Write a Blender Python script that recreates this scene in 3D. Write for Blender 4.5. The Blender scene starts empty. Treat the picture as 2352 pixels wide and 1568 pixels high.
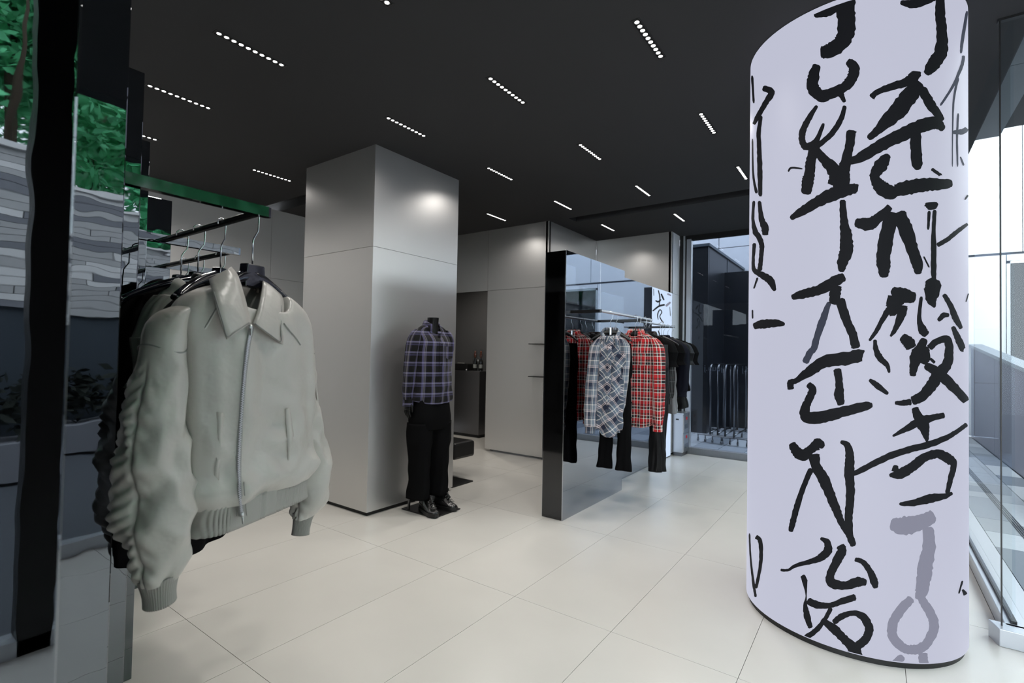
import bpy, bmesh, math, random
from math import sin, cos, pi, radians as rad, sqrt
from mathutils import Vector, Matrix, noise as mnoise

random.seed(7)
SC = bpy.context.scene
COL = SC.collection

# ------------------------------------------------------------------ camera, sky, exposure
CAM_H = 1.4
FPX = 1150.4                     # focal length in pixels of a 2352 x 1568 frame
YAW, PITCH, ROLL = rad(35.726), rad(1.284), rad(1.0705)
FW = Vector((-sin(YAW) * cos(PITCH), cos(YAW) * cos(PITCH), sin(PITCH)))
_r = Vector((cos(YAW), sin(YAW), 0)); _u = _r.cross(FW)
RT = _r * cos(ROLL) + _u * sin(ROLL)
UP = _u * cos(ROLL) - _r * sin(ROLL)
CAMP = Vector((0, 0, CAM_H))
cd = bpy.data.cameras.new('camera'); cam = bpy.data.objects.new('camera', cd); COL.objects.link(cam)
m = Matrix((RT, UP, -FW)).transposed().to_4x4(); m.translation = CAMP
cam.matrix_world = m
cd.sensor_width = 36.0; cd.lens = 36.0 * FPX / 2352.0; cd.clip_start = 0.02; cd.clip_end = 300
cd.dof.use_dof = True; cd.dof.focus_distance = 2.3; cd.dof.aperture_fstop = 4.0
SC.camera = cam

w = bpy.data.worlds.new('overcast_sky'); SC.world = w; w.use_nodes = True
bgn = w.node_tree.nodes['Background']
bgn.inputs[0].default_value = (0.90, 0.95, 1.0, 1); bgn.inputs[1].default_value = 6.0
SC.view_settings.view_transform = 'Standard'; SC.view_settings.look = 'None'
SC.view_settings.exposure = 0.0; SC.view_settings.gamma = 1.0
SC.view_settings.use_curve_mapping = False
SC.cycles.use_denoising = True
SC.cycles.max_bounces = 7; SC.cycles.diffuse_bounces = 3; SC.cycles.glossy_bounces = 5; SC.cycles.transparent_max_bounces = 12
SC.cycles.caustics_reflective = False; SC.cycles.caustics_refractive = False
SC.cycles.sample_clamp_indirect = 6.0
LAMP_W = 37.0

def ray(px, py):
    return FW + RT * ((px - 1176) / FPX) - UP * ((py - 784) / FPX)
def at(px, py, X=None, Y=None, Z=None):
    d = ray(px, py)
    if X is not None: t = X / d.x
    elif Y is not None: t = Y / d.y
    else: t = (Z - CAM_H) / d.z
    return CAMP + d * t

# ------------------------------------------------------------------ materials
def lin(c):
    f = lambda v: v / 12.92 if v <= 0.04045 else ((v + 0.055) / 1.055) ** 2.4
    return tuple(f(x / 255.0) for x in c) + (1,)
MATS = {}
def mat(name, col, rough=0.5, metal=0.0, noise=0.0, nscale=20.0, bump=0.0, bscale=60.0, bdist=0.01, rnoise=0.0,
        stretch=None, aniso=0.0, sheen=0.0, emit=None, estr=0.0, spec=0.5, coat=0.0, ior=None):
    mt = bpy.data.materials.new(name); mt.use_nodes = True; MATS[name] = mt
    nt = mt.node_tree; b = nt.nodes['Principled BSDF']
    b.inputs['Base Color'].default_value = col; b.inputs['Roughness'].default_value = rough
    b.inputs['Metallic'].default_value = metal; b.inputs['Specular IOR Level'].default_value = spec
    b.inputs['Anisotropic'].default_value = aniso; b.inputs['Sheen Weight'].default_value = sheen
    b.inputs['Coat Weight'].default_value = coat
    if ior: b.inputs['IOR'].default_value = ior
    if emit: b.inputs['Emission Color'].default_value = emit; b.inputs['Emission Strength'].default_value = estr
    tc = nt.nodes.new('ShaderNodeTexCoord'); mp = nt.nodes.new('ShaderNodeMapping')
    nt.links.new(tc.outputs['Object'], mp.inputs[0])
    if stretch: mp.inputs['Scale'].default_value = stretch
    if noise > 0:
        n = nt.nodes.new('ShaderNodeTexNoise'); n.inputs['Scale'].default_value = nscale; n.inputs['Detail'].default_value = 6
        mx = nt.nodes.new('ShaderNodeMix'); mx.data_type = 'RGBA'; mx.blend_type = 'MULTIPLY'
        mx.inputs[0].default_value = noise
        mx.inputs[6].default_value = col
        cr = nt.nodes.new('ShaderNodeValToRGB'); cr.color_ramp.elements[0].position = 0.3; cr.color_ramp.elements[1].position = 0.7
        cr.color_ramp.elements[0].color = (0.45, 0.45, 0.45, 1)
        nt.links.new(mp.outputs[0], n.inputs['Vector']); nt.links.new(n.outputs[0], cr.inputs[0])
        nt.links.new(cr.outputs[0], mx.inputs[7]); nt.links.new(mx.outputs[2], b.inputs['Base Color'])
    if rnoise > 0:
        n = nt.nodes.new('ShaderNodeTexNoise'); n.inputs['Scale'].default_value = nscale
        mr = nt.nodes.new('ShaderNodeMapRange'); mr.inputs['To Min'].default_value = rough - rnoise; mr.inputs['To Max'].default_value = rough + rnoise
        nt.links.new(mp.outputs[0], n.inputs['Vector']); nt.links.new(n.outputs[0], mr.inputs[0]); nt.links.new(mr.outputs[0], b.inputs['Roughness'])
    if bump > 0:
        n = nt.nodes.new('ShaderNodeTexNoise'); n.inputs['Scale'].default_value = bscale; n.inputs['Detail'].default_value = 3
        bp = nt.nodes.new('ShaderNodeBump'); bp.inputs['Strength'].default_value = bump; bp.inputs['Distance'].default_value = bdist
        nt.links.new(mp.outputs[0], n.inputs['Vector']); nt.links.new(n.outputs[0], bp.inputs['Height']); nt.links.new(bp.outputs[0], b.inputs['Normal'])
    return mt

def glass_mat(name, tint, refl=0.10, ior=1.33):
    mt = bpy.data.materials.new(name); mt.use_nodes = True; MATS[name] = mt
    nt = mt.node_tree; nt.nodes.remove(nt.nodes['Principled BSDF']); out = nt.nodes['Material Output']
    t = nt.nodes.new('ShaderNodeBsdfTransparent'); t.inputs[0].default_value = tint
    g = nt.nodes.new('ShaderNodeBsdfGlossy'); g.inputs['Roughness'].default_value = 0.01; g.inputs[0].default_value = (0.9, 0.95, 1, 1)
    lw = nt.nodes.new('ShaderNodeFresnel'); lw.inputs[0].default_value = ior
    mm = nt.nodes.new('ShaderNodeMath'); mm.operation = 'MULTIPLY'; mm.inputs[1].default_value = refl * 10
    mx = nt.nodes.new('ShaderNodeMixShader')
    # only the entry face of a pane reflects; a plain Fresnel node would turn the exit face into a full mirror
    ge = nt.nodes.new('ShaderNodeNewGeometry'); iv = nt.nodes.new('ShaderNodeMath'); iv.operation = 'SUBTRACT'; iv.inputs[0].default_value = 1.0
    m2_ = nt.nodes.new('ShaderNodeMath'); m2_.operation = 'MULTIPLY'
    nt.links.new(ge.outputs['Backfacing'], iv.inputs[1]); nt.links.new(iv.outputs[0], m2_.inputs[0]); nt.links.new(mm.outputs[0], m2_.inputs[1])
    nt.links.new(lw.outputs[0], mm.inputs[0]); nt.links.new(m2_.outputs[0], mx.inputs[0])
    nt.links.new(t.outputs[0], mx.inputs[1]); nt.links.new(g.outputs[0], mx.inputs[2]); nt.links.new(mx.outputs[0], out.inputs[0])
    return mt

def plaid(name, warp, weft, period, rough=0.8, rot=0.0, dim=1.0):
    """woven check: warp / weft = list of (start 0-1, colour); the cloth is the even mix of both yarns"""
    mt = bpy.data.materials.new(name); mt.use_nodes = True; MATS[name] = mt
    nt = mt.node_tree; b = nt.nodes['Principled BSDF']; b.inputs['Roughness'].default_value = rough
    b.inputs['Specular IOR Level'].default_value = 0.2; b.inputs['Sheen Weight'].default_value = 0.1
    uv = nt.nodes.new('ShaderNodeUVMap'); mp = nt.nodes.new('ShaderNodeMapping'); mp.inputs['Rotation'].default_value[2] = rot
    nt.links.new(uv.outputs[0], mp.inputs[0])
    sp = nt.nodes.new('ShaderNodeSeparateXYZ'); nt.links.new(mp.outputs[0], sp.inputs[0])
    outs = []
    for i, yarn in enumerate((warp, weft)):
        dv = nt.nodes.new('ShaderNodeMath'); dv.operation = 'DIVIDE'; dv.inputs[1].default_value = period[i]
        fr = nt.nodes.new('ShaderNodeMath'); fr.operation = 'FRACT'
        cr = nt.nodes.new('ShaderNodeValToRGB'); cr.color_ramp.interpolation = 'CONSTANT'
        el = cr.color_ramp.elements
        while len(el) > 1: el.remove(el[-1])
        el[0].position = 0; el[0].color = lin(yarn[0][1])
        for p, c in yarn[1:]:
            e = el.new(p); e.color = lin(c)
        nt.links.new(sp.outputs[i], dv.inputs[0]); nt.links.new(dv.outputs[0], fr.inputs[0]); nt.links.new(fr.outputs[0], cr.inputs[0])
        outs.append(cr.outputs[0])
    mx = nt.nodes.new('ShaderNodeMix'); mx.data_type = 'RGBA'; mx.inputs[0].default_value = 0.5
    nt.links.new(outs[0], mx.inputs[6]); nt.links.new(outs[1], mx.inputs[7]); nt.links.new(mx.outputs[2], b.inputs['Base Color'])
    return mt

g = lambda v: lin((v, v, v))
mat('ceiling_paint', lin((62, 62, 63)), 0.75, spec=0.2)
mat('slot_black', g(12), 0.9)
mat('steel', lin((216, 215, 213)), 0.38, 0.90, rnoise=0.03, nscale=3, stretch=(1, 1, 160), bump=0.04, bscale=6, bdist=0.002)
mat('steel_dark', lin((120, 120, 122)), 0.38, 1.0)
mat('steel_edge', lin((205, 208, 212)), 0.2, 1.0)
mat('mirror_black', lin((106, 109, 113)), 0.015, 1.0, bump=0.10, bscale=3.5, bdist=0.012)
mat('mirror_flat', lin((166, 170, 176)), 0.015, 1.0)
mat('mirror_end', lin((80, 81, 83)), 0.06, 1.0)
mat('rail_black', lin((40, 40, 41)), 0.25, 0.6)
mat('chrome', lin((225, 228, 230)), 0.12, 1.0)
mat('tile', lin((206, 203, 196)), 0.26, noise=0.10, nscale=2.2, bump=0.02, bscale=80, bdist=0.001, spec=0.5)
mat('grout', lin((108, 105, 98)), 0.9)
mat('led_white', lin((20, 20, 24)), 0.5, emit=lin((190, 192, 210)), estr=1.0, spec=0.3)
mat('led_ink', lin((14, 14, 16)), 0.6, emit=lin((26, 27, 31)), estr=0.6, spec=0.1)
mat('led_wash', lin((20, 20, 24)), 0.6, emit=lin((132, 133, 150)), estr=1.0, spec=0.2)
mat('led_greywash', lin((16, 16, 18)), 0.6, emit=lin((56, 60, 74)), estr=1.0, spec=0.1)
mat('led_blue', lin((20, 20, 24)), 0.5, emit=lin((196, 214, 238)), estr=1.1, spec=0.3)
mat('plinth_black', g(18), 0.5)
mat('lamp_frame', g(40), 0.5)
mat('lamp_glow', g(200), 0.5, emit=(1.0, 0.97, 0.95, 1), estr=7.0)
mat('lamp_reflector', g(150), 0.3, 0.8)
mat('satin_grey', lin((184, 179, 172)), 0.34, noise=0.05, nscale=9, bump=0.40, bscale=15, bdist=0.014, spec=0.5)
mat('satin_ruche', lin((150, 150, 146)), 0.30, noise=0.05, nscale=9, bump=0.3, bscale=30, bdist=0.006, spec=0.6)
mat('rib_grey', lin((160, 156, 150)), 0.8, bump=0.2, bscale=300, bdist=0.001)
mat('pocket_dark', lin((70, 70, 67)), 0.8)
mat('lining', lin((110, 110, 104)), 0.6)
mat('seam', lin((132, 131, 127)), 0.6)
mat('seam_light', lin((206, 203, 198)), 0.5)
mat('zip_metal', lin((205, 206, 206)), 0.3, 0.9)
mat('zip_tape', lin((150, 149, 145)), 0.8)
mat('hanger_gloss', lin((14, 16, 26)), 0.12, coat=0.5)
mat('hanger_matte', g(13), 0.4)
mat('black_cloth', lin((13, 13, 14)), 0.9, spec=0.06, bump=0.15, bscale=40, bdist=0.004)
mat('black_satin', lin((14, 14, 15)), 0.5, spec=0.2, bump=0.2, bscale=20, bdist=0.006)
mat('navy_cloth', lin((24, 25, 34)), 0.9, spec=0.08)
mat('grey_satin', lin((112, 112, 114)), 0.35, sheen=0.2, bump=0.15, bscale=16, bdist=0.006)
mat('oat_cloth', lin((168, 168, 162)), 0.7, bump=0.2, bscale=25, bdist=0.005)
mat('print_cloth', lin((190, 190, 188)), 0.7, noise=1.0, nscale=34)
mat('white_cloth', lin((205, 207, 214)), 0.8)
mat('button_black', g(12), 0.3)
mat('leather', g(20), 0.35, bump=0.1, bscale=30, bdist=0.003)
mat('shoe_leather', g(24), 0.22, coat=0.4)
mat('lace', g(60), 0.5)
mat('mannequin_black', g(16), 0.4, spec=0.25)
mat('rail_chrome', lin((228, 230, 232)), 0.3, 0.75)
mat('pier_daylit', lin((236, 239, 243)), 0.4, 0.0)  # steel pier whose reflected daylight is put into a pale colour
mat('steel_satin', lin((208, 207, 205)), 0.5, 0.25)
mat('rack_metal', lin((120, 122, 126)), 0.25, 1.0)
mat('plate_black', g(12), 0.45)
mat('frame_black', g(16), 0.4)
mat('frame_silver', lin((190, 194, 200)), 0.3, 0.6)
mat('stone_kerb', lin((120, 124, 130)), 0.6, noise=0.2, nscale=20)
mat('facade_white', lin((232, 235, 238)), 0.6)
mat('facade_dimmed', lin((176, 179, 186)), 0.7, noise=0.08, nscale=5)  # copy of the white facade with its dimmer light put into the colour
mat('joint_dark', lin((70, 74, 82)), 0.8)
mat('ramp_cladding', lin((96, 98, 112)), 0.5)
mat('canopy_panel', lin((118, 126, 134)), 0.5, noise=0.06, nscale=3)
mat('soffit_dark', lin((44, 46, 50)), 0.6)
mat('dark_cladding', lin((30, 32, 37)), 0.35)
mat('dark_trim', lin((70, 78, 86)), 0.4)
for i, v in enumerate(((150, 157, 165), (128, 136, 145), (172, 178, 184), (108, 116, 126), (140, 146, 152))):
    mat('paver_%d' % i, lin(v), 0.7, noise=0.12, nscale=25)
mat('paver_bed', lin((74, 78, 84)), 0.9)
mat('brick_light', lin((240, 238, 236)), 0.8, noise=0.1, nscale=8)
mat('brick_mid', lin((196, 195, 194)), 0.8, noise=0.1, nscale=8)
mat('brick_dark', lin((136, 137, 143)), 0.8)
mat('hedge', lin((34, 40, 34)), 0.9)
mat('bark', lin((70, 58, 46)), 0.9)
mat('leaf', lin((104, 206, 146)), 0.6, noise=0.5, nscale=1.5)
mat('leaf_b', lin((78, 182, 124)), 0.6)
mat('box_steel', lin((196, 198, 200)), 0.3, 1.0)
mat('red_mark', lin((190, 40, 44)), 0.6)
mat('red_sign', lin((214, 48, 56)), 0.5, emit=lin((214, 48, 56)), estr=1.2)
mat('letter_white', lin((150, 152, 156)), 0.6)
mat('bottle_amber', lin((96, 48, 26)), 0.15, coat=0.3)
mat('bottle_dark', lin((20, 18, 18)), 0.12, coat=0.3)
mat('paper_label', lin((170, 170, 166)), 0.8)
mat('curtain', lin((150, 156, 160)), 0.9)
mat('room_dark', lin((120, 120, 120)), 0.4, 0.5)
glass_mat('glass', (0.96, 0.98, 0.985, 1), 0.10, 1.14)
glass_mat('glass_far', (0.62, 0.66, 0.72, 1), 0.14)
glass_mat('glass_cloche', (0.92, 0.94, 0.94, 1), 0.12)
glass_mat('glass_dark', (0.30, 0.33, 0.36, 1), 0.25)
K = (24, 24, 26); Wt = (226, 224, 216)
plaid('plaid_red', [(0, (186, 40, 44)), (.26, Wt), (.34, K), (.54, Wt), (.62, (186, 40, 44)), (.74, K), (.84, Wt), (.92, K)],
      [(0, (198, 40, 44)), (.36, Wt), (.44, K), (.70, Wt), (.77, (150, 30, 34)), (.90, K)], (0.088, 0.080))
NV = (36, 42, 60); SL = (108, 120, 134); PK = (222, 208, 206)
plaid('plaid_blue', [(0, NV), (.28, PK), (.33, NV), (.37, PK), (.42, SL), (.66, Wt), (.72, (86, 98, 112)), (.86, PK), (.9, NV)],
      [(0, NV), (.30, PK), (.34, NV), (.38, PK), (.43, SL), (.70, Wt), (.76, (86, 98, 112))], (0.115, 0.125), rot=rad(38))
plaid('plaid_blue_straight', [(0, NV), (.28, PK), (.33, SL), (.37, PK), (.42, SL), (.66, Wt), (.72, (100, 112, 126)), (.86, PK), (.9, NV)],
      [(0, (52, 62, 78)), (.28, PK), (.33, SL), (.38, PK), (.43, (130, 142, 152)), (.74, Wt), (.8, (96, 108, 122))], (0.075, 0.125))
LV = (100, 97, 134); GV = (124, 122, 128)
plaid('plaid_violet', [(0, (10, 10, 11)), (.50, (50, 48, 72)), (.56, GV), (.63, (40, 40, 52)), (.68, GV), (.74, LV), (.90, (20, 20, 24))],
      [(0, (10, 10, 11)), (.46, (70, 68, 100)), (.60, (40, 40, 54)), (.70, (120, 118, 150)), (.86, (14, 14, 15))], (0.088, 0.088))
plaid('plaid_dark', [(0, (16, 16, 17)), (.44, (120, 120, 122)), (.47, (18, 18, 19)), (.55, (110, 110, 112)), (.58, (16, 16, 17))],
      [(0, (16, 16, 17)), (.46, (130, 128, 130)), (.49, (16, 16, 17)), (.8, (60, 20, 22)), (.84, (16, 16, 17))], (0.10, 0.11))

# ------------------------------------------------------------------ mesh helpers
class MB:
    def __init__(s): s.v = []; s.f = []; s.uv = []
    def add(s, vs, fs, uvs=None):
        o = len(s.v); s.v += [Vector(p) for p in vs]; s.f += [tuple(i + o for i in f) for f in fs]
        s.uv += list(uvs) if uvs else [(0, 0)] * len(vs)
        return s
    def box(s, a, b):
        (x0, y0, z0), (x1, y1, z1) = a, b
        return s.add([(x0, y0, z0), (x1, y0, z0), (x1, y1, z0), (x0, y1, z0), (x0, y0, z1), (x1, y0, z1), (x1, y1, z1), (x0, y1, z1)],
              [(0, 3, 2, 1), (4, 5, 6, 7), (0, 1, 5, 4), (1, 2, 6, 5), (2, 3, 7, 6), (3, 0, 4, 7)])
    def grid(s, rows, closed=False, cap0=False, cap1=False, uv=None):
        n = len(rows[0]); vs = [p for r in rows for p in r]; fs = []
        for i in range(len(rows) - 1):
            for j in range(n if closed else n - 1):
                k = (j + 1) % n
                fs.append((i * n + j, i * n + k, (i + 1) * n + k, (i + 1) * n + j))
        if cap0: fs.append(tuple(range(n - 1, -1, -1)))
        if cap1: fs.append(tuple((len(rows) - 1) * n + j for j in range(n)))
        return s.add(vs, fs, [q for r in uv for q in r] if uv else None)
    def tube(s, pts, r, n=10, cap=True, flat=1.0, up=None):
        pts = [Vector(p) for p in pts]; rs = r if isinstance(r, (list, tuple)) else [r] * len(pts); rows = []
        ref = Vector(up) if up else None
        for i, p in enumerate(pts):
            t = (pts[min(i + 1, len(pts) - 1)] - pts[max(i - 1, 0)]).normalized()
            if ref is None: ref = Vector((0, 0, 1)) if abs(t.z) < 0.9 else Vector((1, 0, 0))
            a = (ref - t * ref.dot(t)).normalized(); b = t.cross(a); ref = a
            rows.append([p + (a * cos(2 * pi * k / n) + b * sin(2 * pi * k / n) * flat) * rs[i] for k in range(n)])
        return s.grid(rows, True, cap, cap)
    def lathe(s, prof, c, n=24, caps=True):
        c = Vector(c); rows = [[c + Vector((r * cos(2 * pi * k / n), r * sin(2 * pi * k / n), z)) for k in range(n)] for r, z in prof]
        return s.grid(rows, True, caps, caps)
    def prism(s, poly, z0, z1):
        n = len(poly)
        return s.add([(x, y, z0) for x, y in poly] + [(x, y, z1) for x, y in poly],
              [tuple(range(n - 1, -1, -1)), tuple(range(n, 2 * n))] + [(i, (i + 1) % n, n + (i + 1) % n, n + i) for i in range(n)])
    def slab_poly(s, poly3, off):
        """a flat outline given by 3-D points, thickened by the vector off"""
        n = len(poly3); off = Vector(off)
        return s.add([Vector(p) for p in poly3] + [Vector(p) + off for p in poly3],
              [tuple(range(n - 1, -1, -1)), tuple(range(n, 2 * n))] + [(i, (i + 1) % n, n + (i + 1) % n, n + i) for i in range(n)])
    def xf(s, fn):
        s.v = [Vector(fn(p)) for p in s.v]; return s
    def build(s, name, material, parent=None, smooth=False, bevel=0, solid=0, sub=0, local=False):
        off = Vector((0, 0, 0))
        if parent is not None and not local:
            p = parent
            while p is not None: off += p.location; p = p.parent
        me = bpy.data.meshes.new(name); me.from_pydata([tuple(q - off) for q in s.v], [], s.f)
        uvl = me.uv_layers.new(name='UVMap')
        for lp in me.loops: uvl.data[lp.index].uv = s.uv[lp.vertex_index]
        bm = bmesh.new(); bm.from_mesh(me); bmesh.ops.recalc_face_normals(bm, faces=bm.faces); bm.to_mesh(me); bm.free()
        if smooth:
            for p in me.polygons: p.use_smooth = True
            if smooth == 'auto': me.set_sharp_from_angle(angle=rad(40))
        me.materials.append(MATS[material])
        o = bpy.data.objects.new(name, me); COL.objects.link(o)
        if parent is not None: o.parent = parent
        if bevel:
            bv = o.modifiers.new('bevel', 'BEVEL'); bv.width = bevel; bv.segments = 2; bv.limit_method = 'ANGLE'
        if solid:
            sd = o.modifiers.new('thickness', 'SOLIDIFY'); sd.thickness = solid; sd.offset = 0
        if sub:
            sb = o.modifiers.new('smooth', 'SUBSURF'); sb.levels = sub; sb.render_levels = sub
        return o

def tag(o, label=None, cat=None, group=None, kind=None):
    if label: o['label'] = label
    if cat: o['category'] = cat
    if group: o['group'] = group
    if kind: o['kind'] = kind
    return o
def thing(name, label, cat, loc=(0, 0, 0), group=None):
    o = bpy.data.objects.new(name, None); COL.objects.link(o); o.location = loc; o.empty_display_size = 0.1
    return tag(o, label, cat, group)
def struct_root(name, loc=(0, 0, 0), label=None):
    o = bpy.data.objects.new(name, None); COL.objects.link(o); o.location = loc
    return tag(o, label, None, None, 'structure')
def dup(root, loc, label=None, rz=0):
    r = root.copy(); COL.objects.link(r); r.location = loc; r.rotation_euler = (0, 0, rz)
    if label: r['label'] = label
    for ch in list(root.children):
        c = ch.copy(); COL.objects.link(c); c.parent = r
        for gg in ch.children:
            d = gg.copy(); COL.objects.link(d); d.parent = c
    return r
def bx(name, a, b, material, parent=None, bevel=0):
    return MB().box(a, b).build(name, material, parent, bevel=bevel)

def crom(pts, n):
    """Catmull-Rom resampling of tuples"""
    out = []; L = len(pts)
    for i in range(L - 1):
        p0, p1, p2, p3 = pts[max(i - 1, 0)], pts[i], pts[i + 1], pts[min(i + 2, L - 1)]
        for k in range(n):
            t = k / n
            out.append(tuple(0.5 * (2 * b + (c - a) * t + (2 * a - 5 * b + 4 * c - d) * t * t + (3 * b - a - 3 * c + d) * t ** 3)
                             for a, b, c, d in zip(p0, p1, p2, p3)))
    out.append(tuple(pts[-1])); return out
def sstep(a, b, x):
    t = max(0.0, min(1.0, (x - a) / (b - a))); return t * t * (3 - 2 * t)

CEIL = 3.154
DOORH = 2.283
YW = 7.42          # far window plane
XW = 0.575         # side window plane
# ------------------------------------------------------------------ floor
fl = struct_root('floor', (0, 0, 0), 'pale stone tile floor')
def shop_tile(x0, x1, y0, y1):
    z0, z1 = -0.012, 0.0; gp = 0.0016
    return MB().box((x0 + gp, y0 + gp, z0), (x1 - gp, y1 - gp, z1))
TW, TL, GX, GY = 0.597, 1.237, -2.860, 1.153
tile_me = None
for i in range(-6, 8):
    for j in range(-3, 6):
        x0, y0 = GX + i * TW, GY + j * TL; x1, y1 = x0 + TW, y0 + TL
        if y0 > 3.3 and x1 > XW + .05:
            if x0 > XW - .08: continue
            x1 = XW - .03
        if y1 > YW - .02: y1 = YW - .03
        if y1 - y0 < .1: continue
        full = abs(x1 - x0 - TW) < 1e-6 and abs(y1 - y0 - TL) < 1e-6
        if full and tile_me:
            o = bpy.data.objects.new('tile', tile_me); COL.objects.link(o); o.parent = fl; o.location = (x0, y0, 0)
        else:
            o = MB().box((.0012, .0012, -.012), (x1 - x0 - .0012, y1 - y0 - .0012, 0)).build('tile', 'tile', fl, local=True)
            o.location = (x0, y0, 0)
            if full: tile_me = o.data
bx('floor_bed', (-6.6, -2.6, -.06), (1.95, 3.52, -.004), 'grout', fl)
bx('floor_bed', (-6.6, 3.52, -.06), (XW + .03, YW + .05, -.004), 'grout', fl)

# ------------------------------------------------------------------ ceiling with recessed shadow slots
ce = struct_root('ceiling', (0, 0, CEIL), 'charcoal painted ceiling')
def ceil(a, b): bx('ceiling_panel', (a[0], a[1], CEIL), (b[0], b[1], CEIL + .10), 'ceiling_paint', ce)
ceil((-6.6, -2.6), (XW + .02, 3.20)); ceil((XW + .02, -2.6), (1.95, 3.50))
ceil((-5.15, 3.20), (XW + .02, 5.645)); ceil((-6.6, 3.42), (-5.15, 5.645)); ceil((XW + .02, 3.5), (XW + .08, 5.645))
ceil((-6.6, 5.645), (-3.2, 7.6)); ceil((-3.2, 5.86), (XW + .08, 7.6))
bx('ceiling_slot', (-6.6, 3.1, CEIL + .10), (-5.1, 3.5, CEIL + .16), 'slot_black', ce)
bx('ceiling_slot', (-3.3, 5.6, CEIL + .10), (XW + .08, 5.95, CEIL + .16), 'slot_black', ce)

# ------------------------------------------------------------------ brushed-steel walls (panels above and below one joint)
def wall_run(name, p0, p1, label, z0=0.03, th=.05, cuts=(), zt=CEIL, skip_low=None, low=True, material='steel'):
    """vertical wall along p0->p1, thickness to the left of the direction; split into panels at cuts (0-1) and at DOORH"""
    root = struct_root(name, (p0[0], p0[1], 0), label)
    d = Vector((p1[0] - p0[0], p1[1] - p0[1], 0)); L = d.length; d.normalize(); nrm = Vector((-d.y, d.x, 0)) * th
    ts = [0] + list(cuts) + [1]; gp = .002
    for a, b in zip(ts[:-1], ts[1:]):
        for zz0, zz1 in ((z0, DOORH - gp), (DOORH + gp, zt)):
            if skip_low and zz0 == z0 and skip_low[0] <= a and b <= skip_low[1]: continue
            A = Vector((p0[0], p0[1], 0)) + d * (a * L + gp); B = Vector((p0[0], p0[1], 0)) + d * (b * L - gp)
            mb = MB().slab_poly([A + Vector((0, 0, zz0)), B + Vector((0, 0, zz0)), B + Vector((0, 0, zz1)), A + Vector((0, 0, zz1))], nrm)
            mb.build('panel', material, root)
    A = Vector((p0[0], p0[1], 0)) + nrm * .3; B = Vector((p1[0], p1[1], 0)) + nrm * .3
    if low: MB().slab_poly([A, B, B + Vector((0, 0, DOORH)), A + Vector((0, 0, DOORH))], nrm * .6).build('backing', 'plinth_black', root) if not skip_low else None
    MB().slab_poly([A + Vector((0, 0, DOORH)), B + Vector((0, 0, DOORH)), B + Vector((0, 0, zt)), A + Vector((0, 0, zt))], nrm * .6).build('backing', 'plinth_black', root)
    return root
WX, WY = -3.472, 5.617
xo0, xo1 = -5.95, -4.488                     # opening to the back counter
wall_run('wall_back', (-6.6, WY), (WX, WY), 'brushed steel back wall with an opening', cuts=((xo0 + 6.6) / (WX + 6.6), (xo1 + 6.6) / (WX + 6.6)),
         skip_low=((xo0 + 6.6) / (WX + 6.6), (xo1 + 6.6) / (WX + 6.6)))
wall_run('wall_return', (WX, WY), (WX, 7.017), 'brushed steel wall returning behind the clothes rail')
wall_run('wall_rear', (WX, 7.017), (-2.296, 7.017), 'brushed steel wall beside the far window', cuts=(.02,))
wall_run('wall_pier', (-2.296, 7.017), (-2.296, 7.36), 'steel pier at the far window, reflected daylight painted in its colour', material='pier_daylit')
wall_run('wall_left', (-6.15, WY), (-6.15, -2.6), 'brushed steel wall at the far left', cuts=(.28, .5, .75), th=-.05, material='steel_satin')
wall_run('wall_front', (-6.6, -2.6), (-1.3, -2.6), 'steel wall behind the viewer', th=-.05, cuts=(.5,))
# flush niche lines (two slim shelves) on the back wall
for z in (1.521, 1.090):
    o = bx('wall_shelf', (-3.70, WY - .10, z - .006), (-3.50, WY + .002, z + .006), 'frame_black')
    tag(o, 'thin black %s shelf edge on the steel wall beside the black mirror slab' % ('upper' if z > 1.3 else 'lower'), 'shelf', 'slim black shelves')

# ------------------------------------------------------------------ square steel column
cx0, cx1, cy0, cy1 = -4.466, -3.438, 2.738, 3.797
sq = struct_root('column', (-3.95, 3.27, 0), 'square brushed steel column')
gp = .0015
for z0, z1 in ((.035, DOORH - gp), (DOORH + gp, CEIL)):
    for nm, a, b in (('panel', (cx1 - .02, cy0, z0), (cx1, cy1, z1)), ('panel', (cx0, cy0, z0), (cx1 - .0205, cy0 + .02, z1)),
                     ('panel', (cx0, cy0 + .0205, z0), (cx0 + .02, cy1, z1)), ('panel', (cx0 + .0205, cy1 - .02, z0), (cx1 - .0205, cy1, z1))):
        bx(nm, a, b, 'steel', sq)
bx('column_core', (cx0 + .025, cy0 + .025, 0), (cx1 - .025, cy1 - .025, CEIL), 'plinth_black', sq)

# ------------------------------------------------------------------ back counter room behind the opening
rb = struct_root('wall_backroom', (-5.2, 6.9, 0), 'dark steel room behind the opening')
bx('panel', (-6.6, 7.02, 0), (-4.0, 7.07, CEIL), 'room_dark', rb)
bx('panel', (-4.44, WY + .06, 0), (-4.39, 7.02, CEIL), 'room_dark', rb)
bx('panel', (-6.6, WY + .06, 0), (-6.55, 7.02, CEIL), 'room_dark', rb)
dr = struct_root('door_1', (-6.0, 7.0, 0), 'flush steel service door')
bx('door_leaf', (-6.25, 7.0, .01), (-5.42, 7.018, 2.05), 'room_dark', dr)
MB().tube([(-5.50, 6.99, 1.0), (-5.50, 6.95, 1.0), (-5.58, 6.95, 1.0)], .009).build('door_handle', 'steel_dark', dr, True)
bl = thing('fill_spot', 'unseen ceiling spot added to light the back counter room', 'lamp', (-5.2, 6.0, CEIL - .05))  # added lamp, out of view, brightens the room behind the opening
MB().lathe([(.04, -.05), (.045, 0), (.045, .05)], (-5.2, 6.0, CEIL - .05), 16).build('housing', 'frame_black', bl, 'auto')
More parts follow.
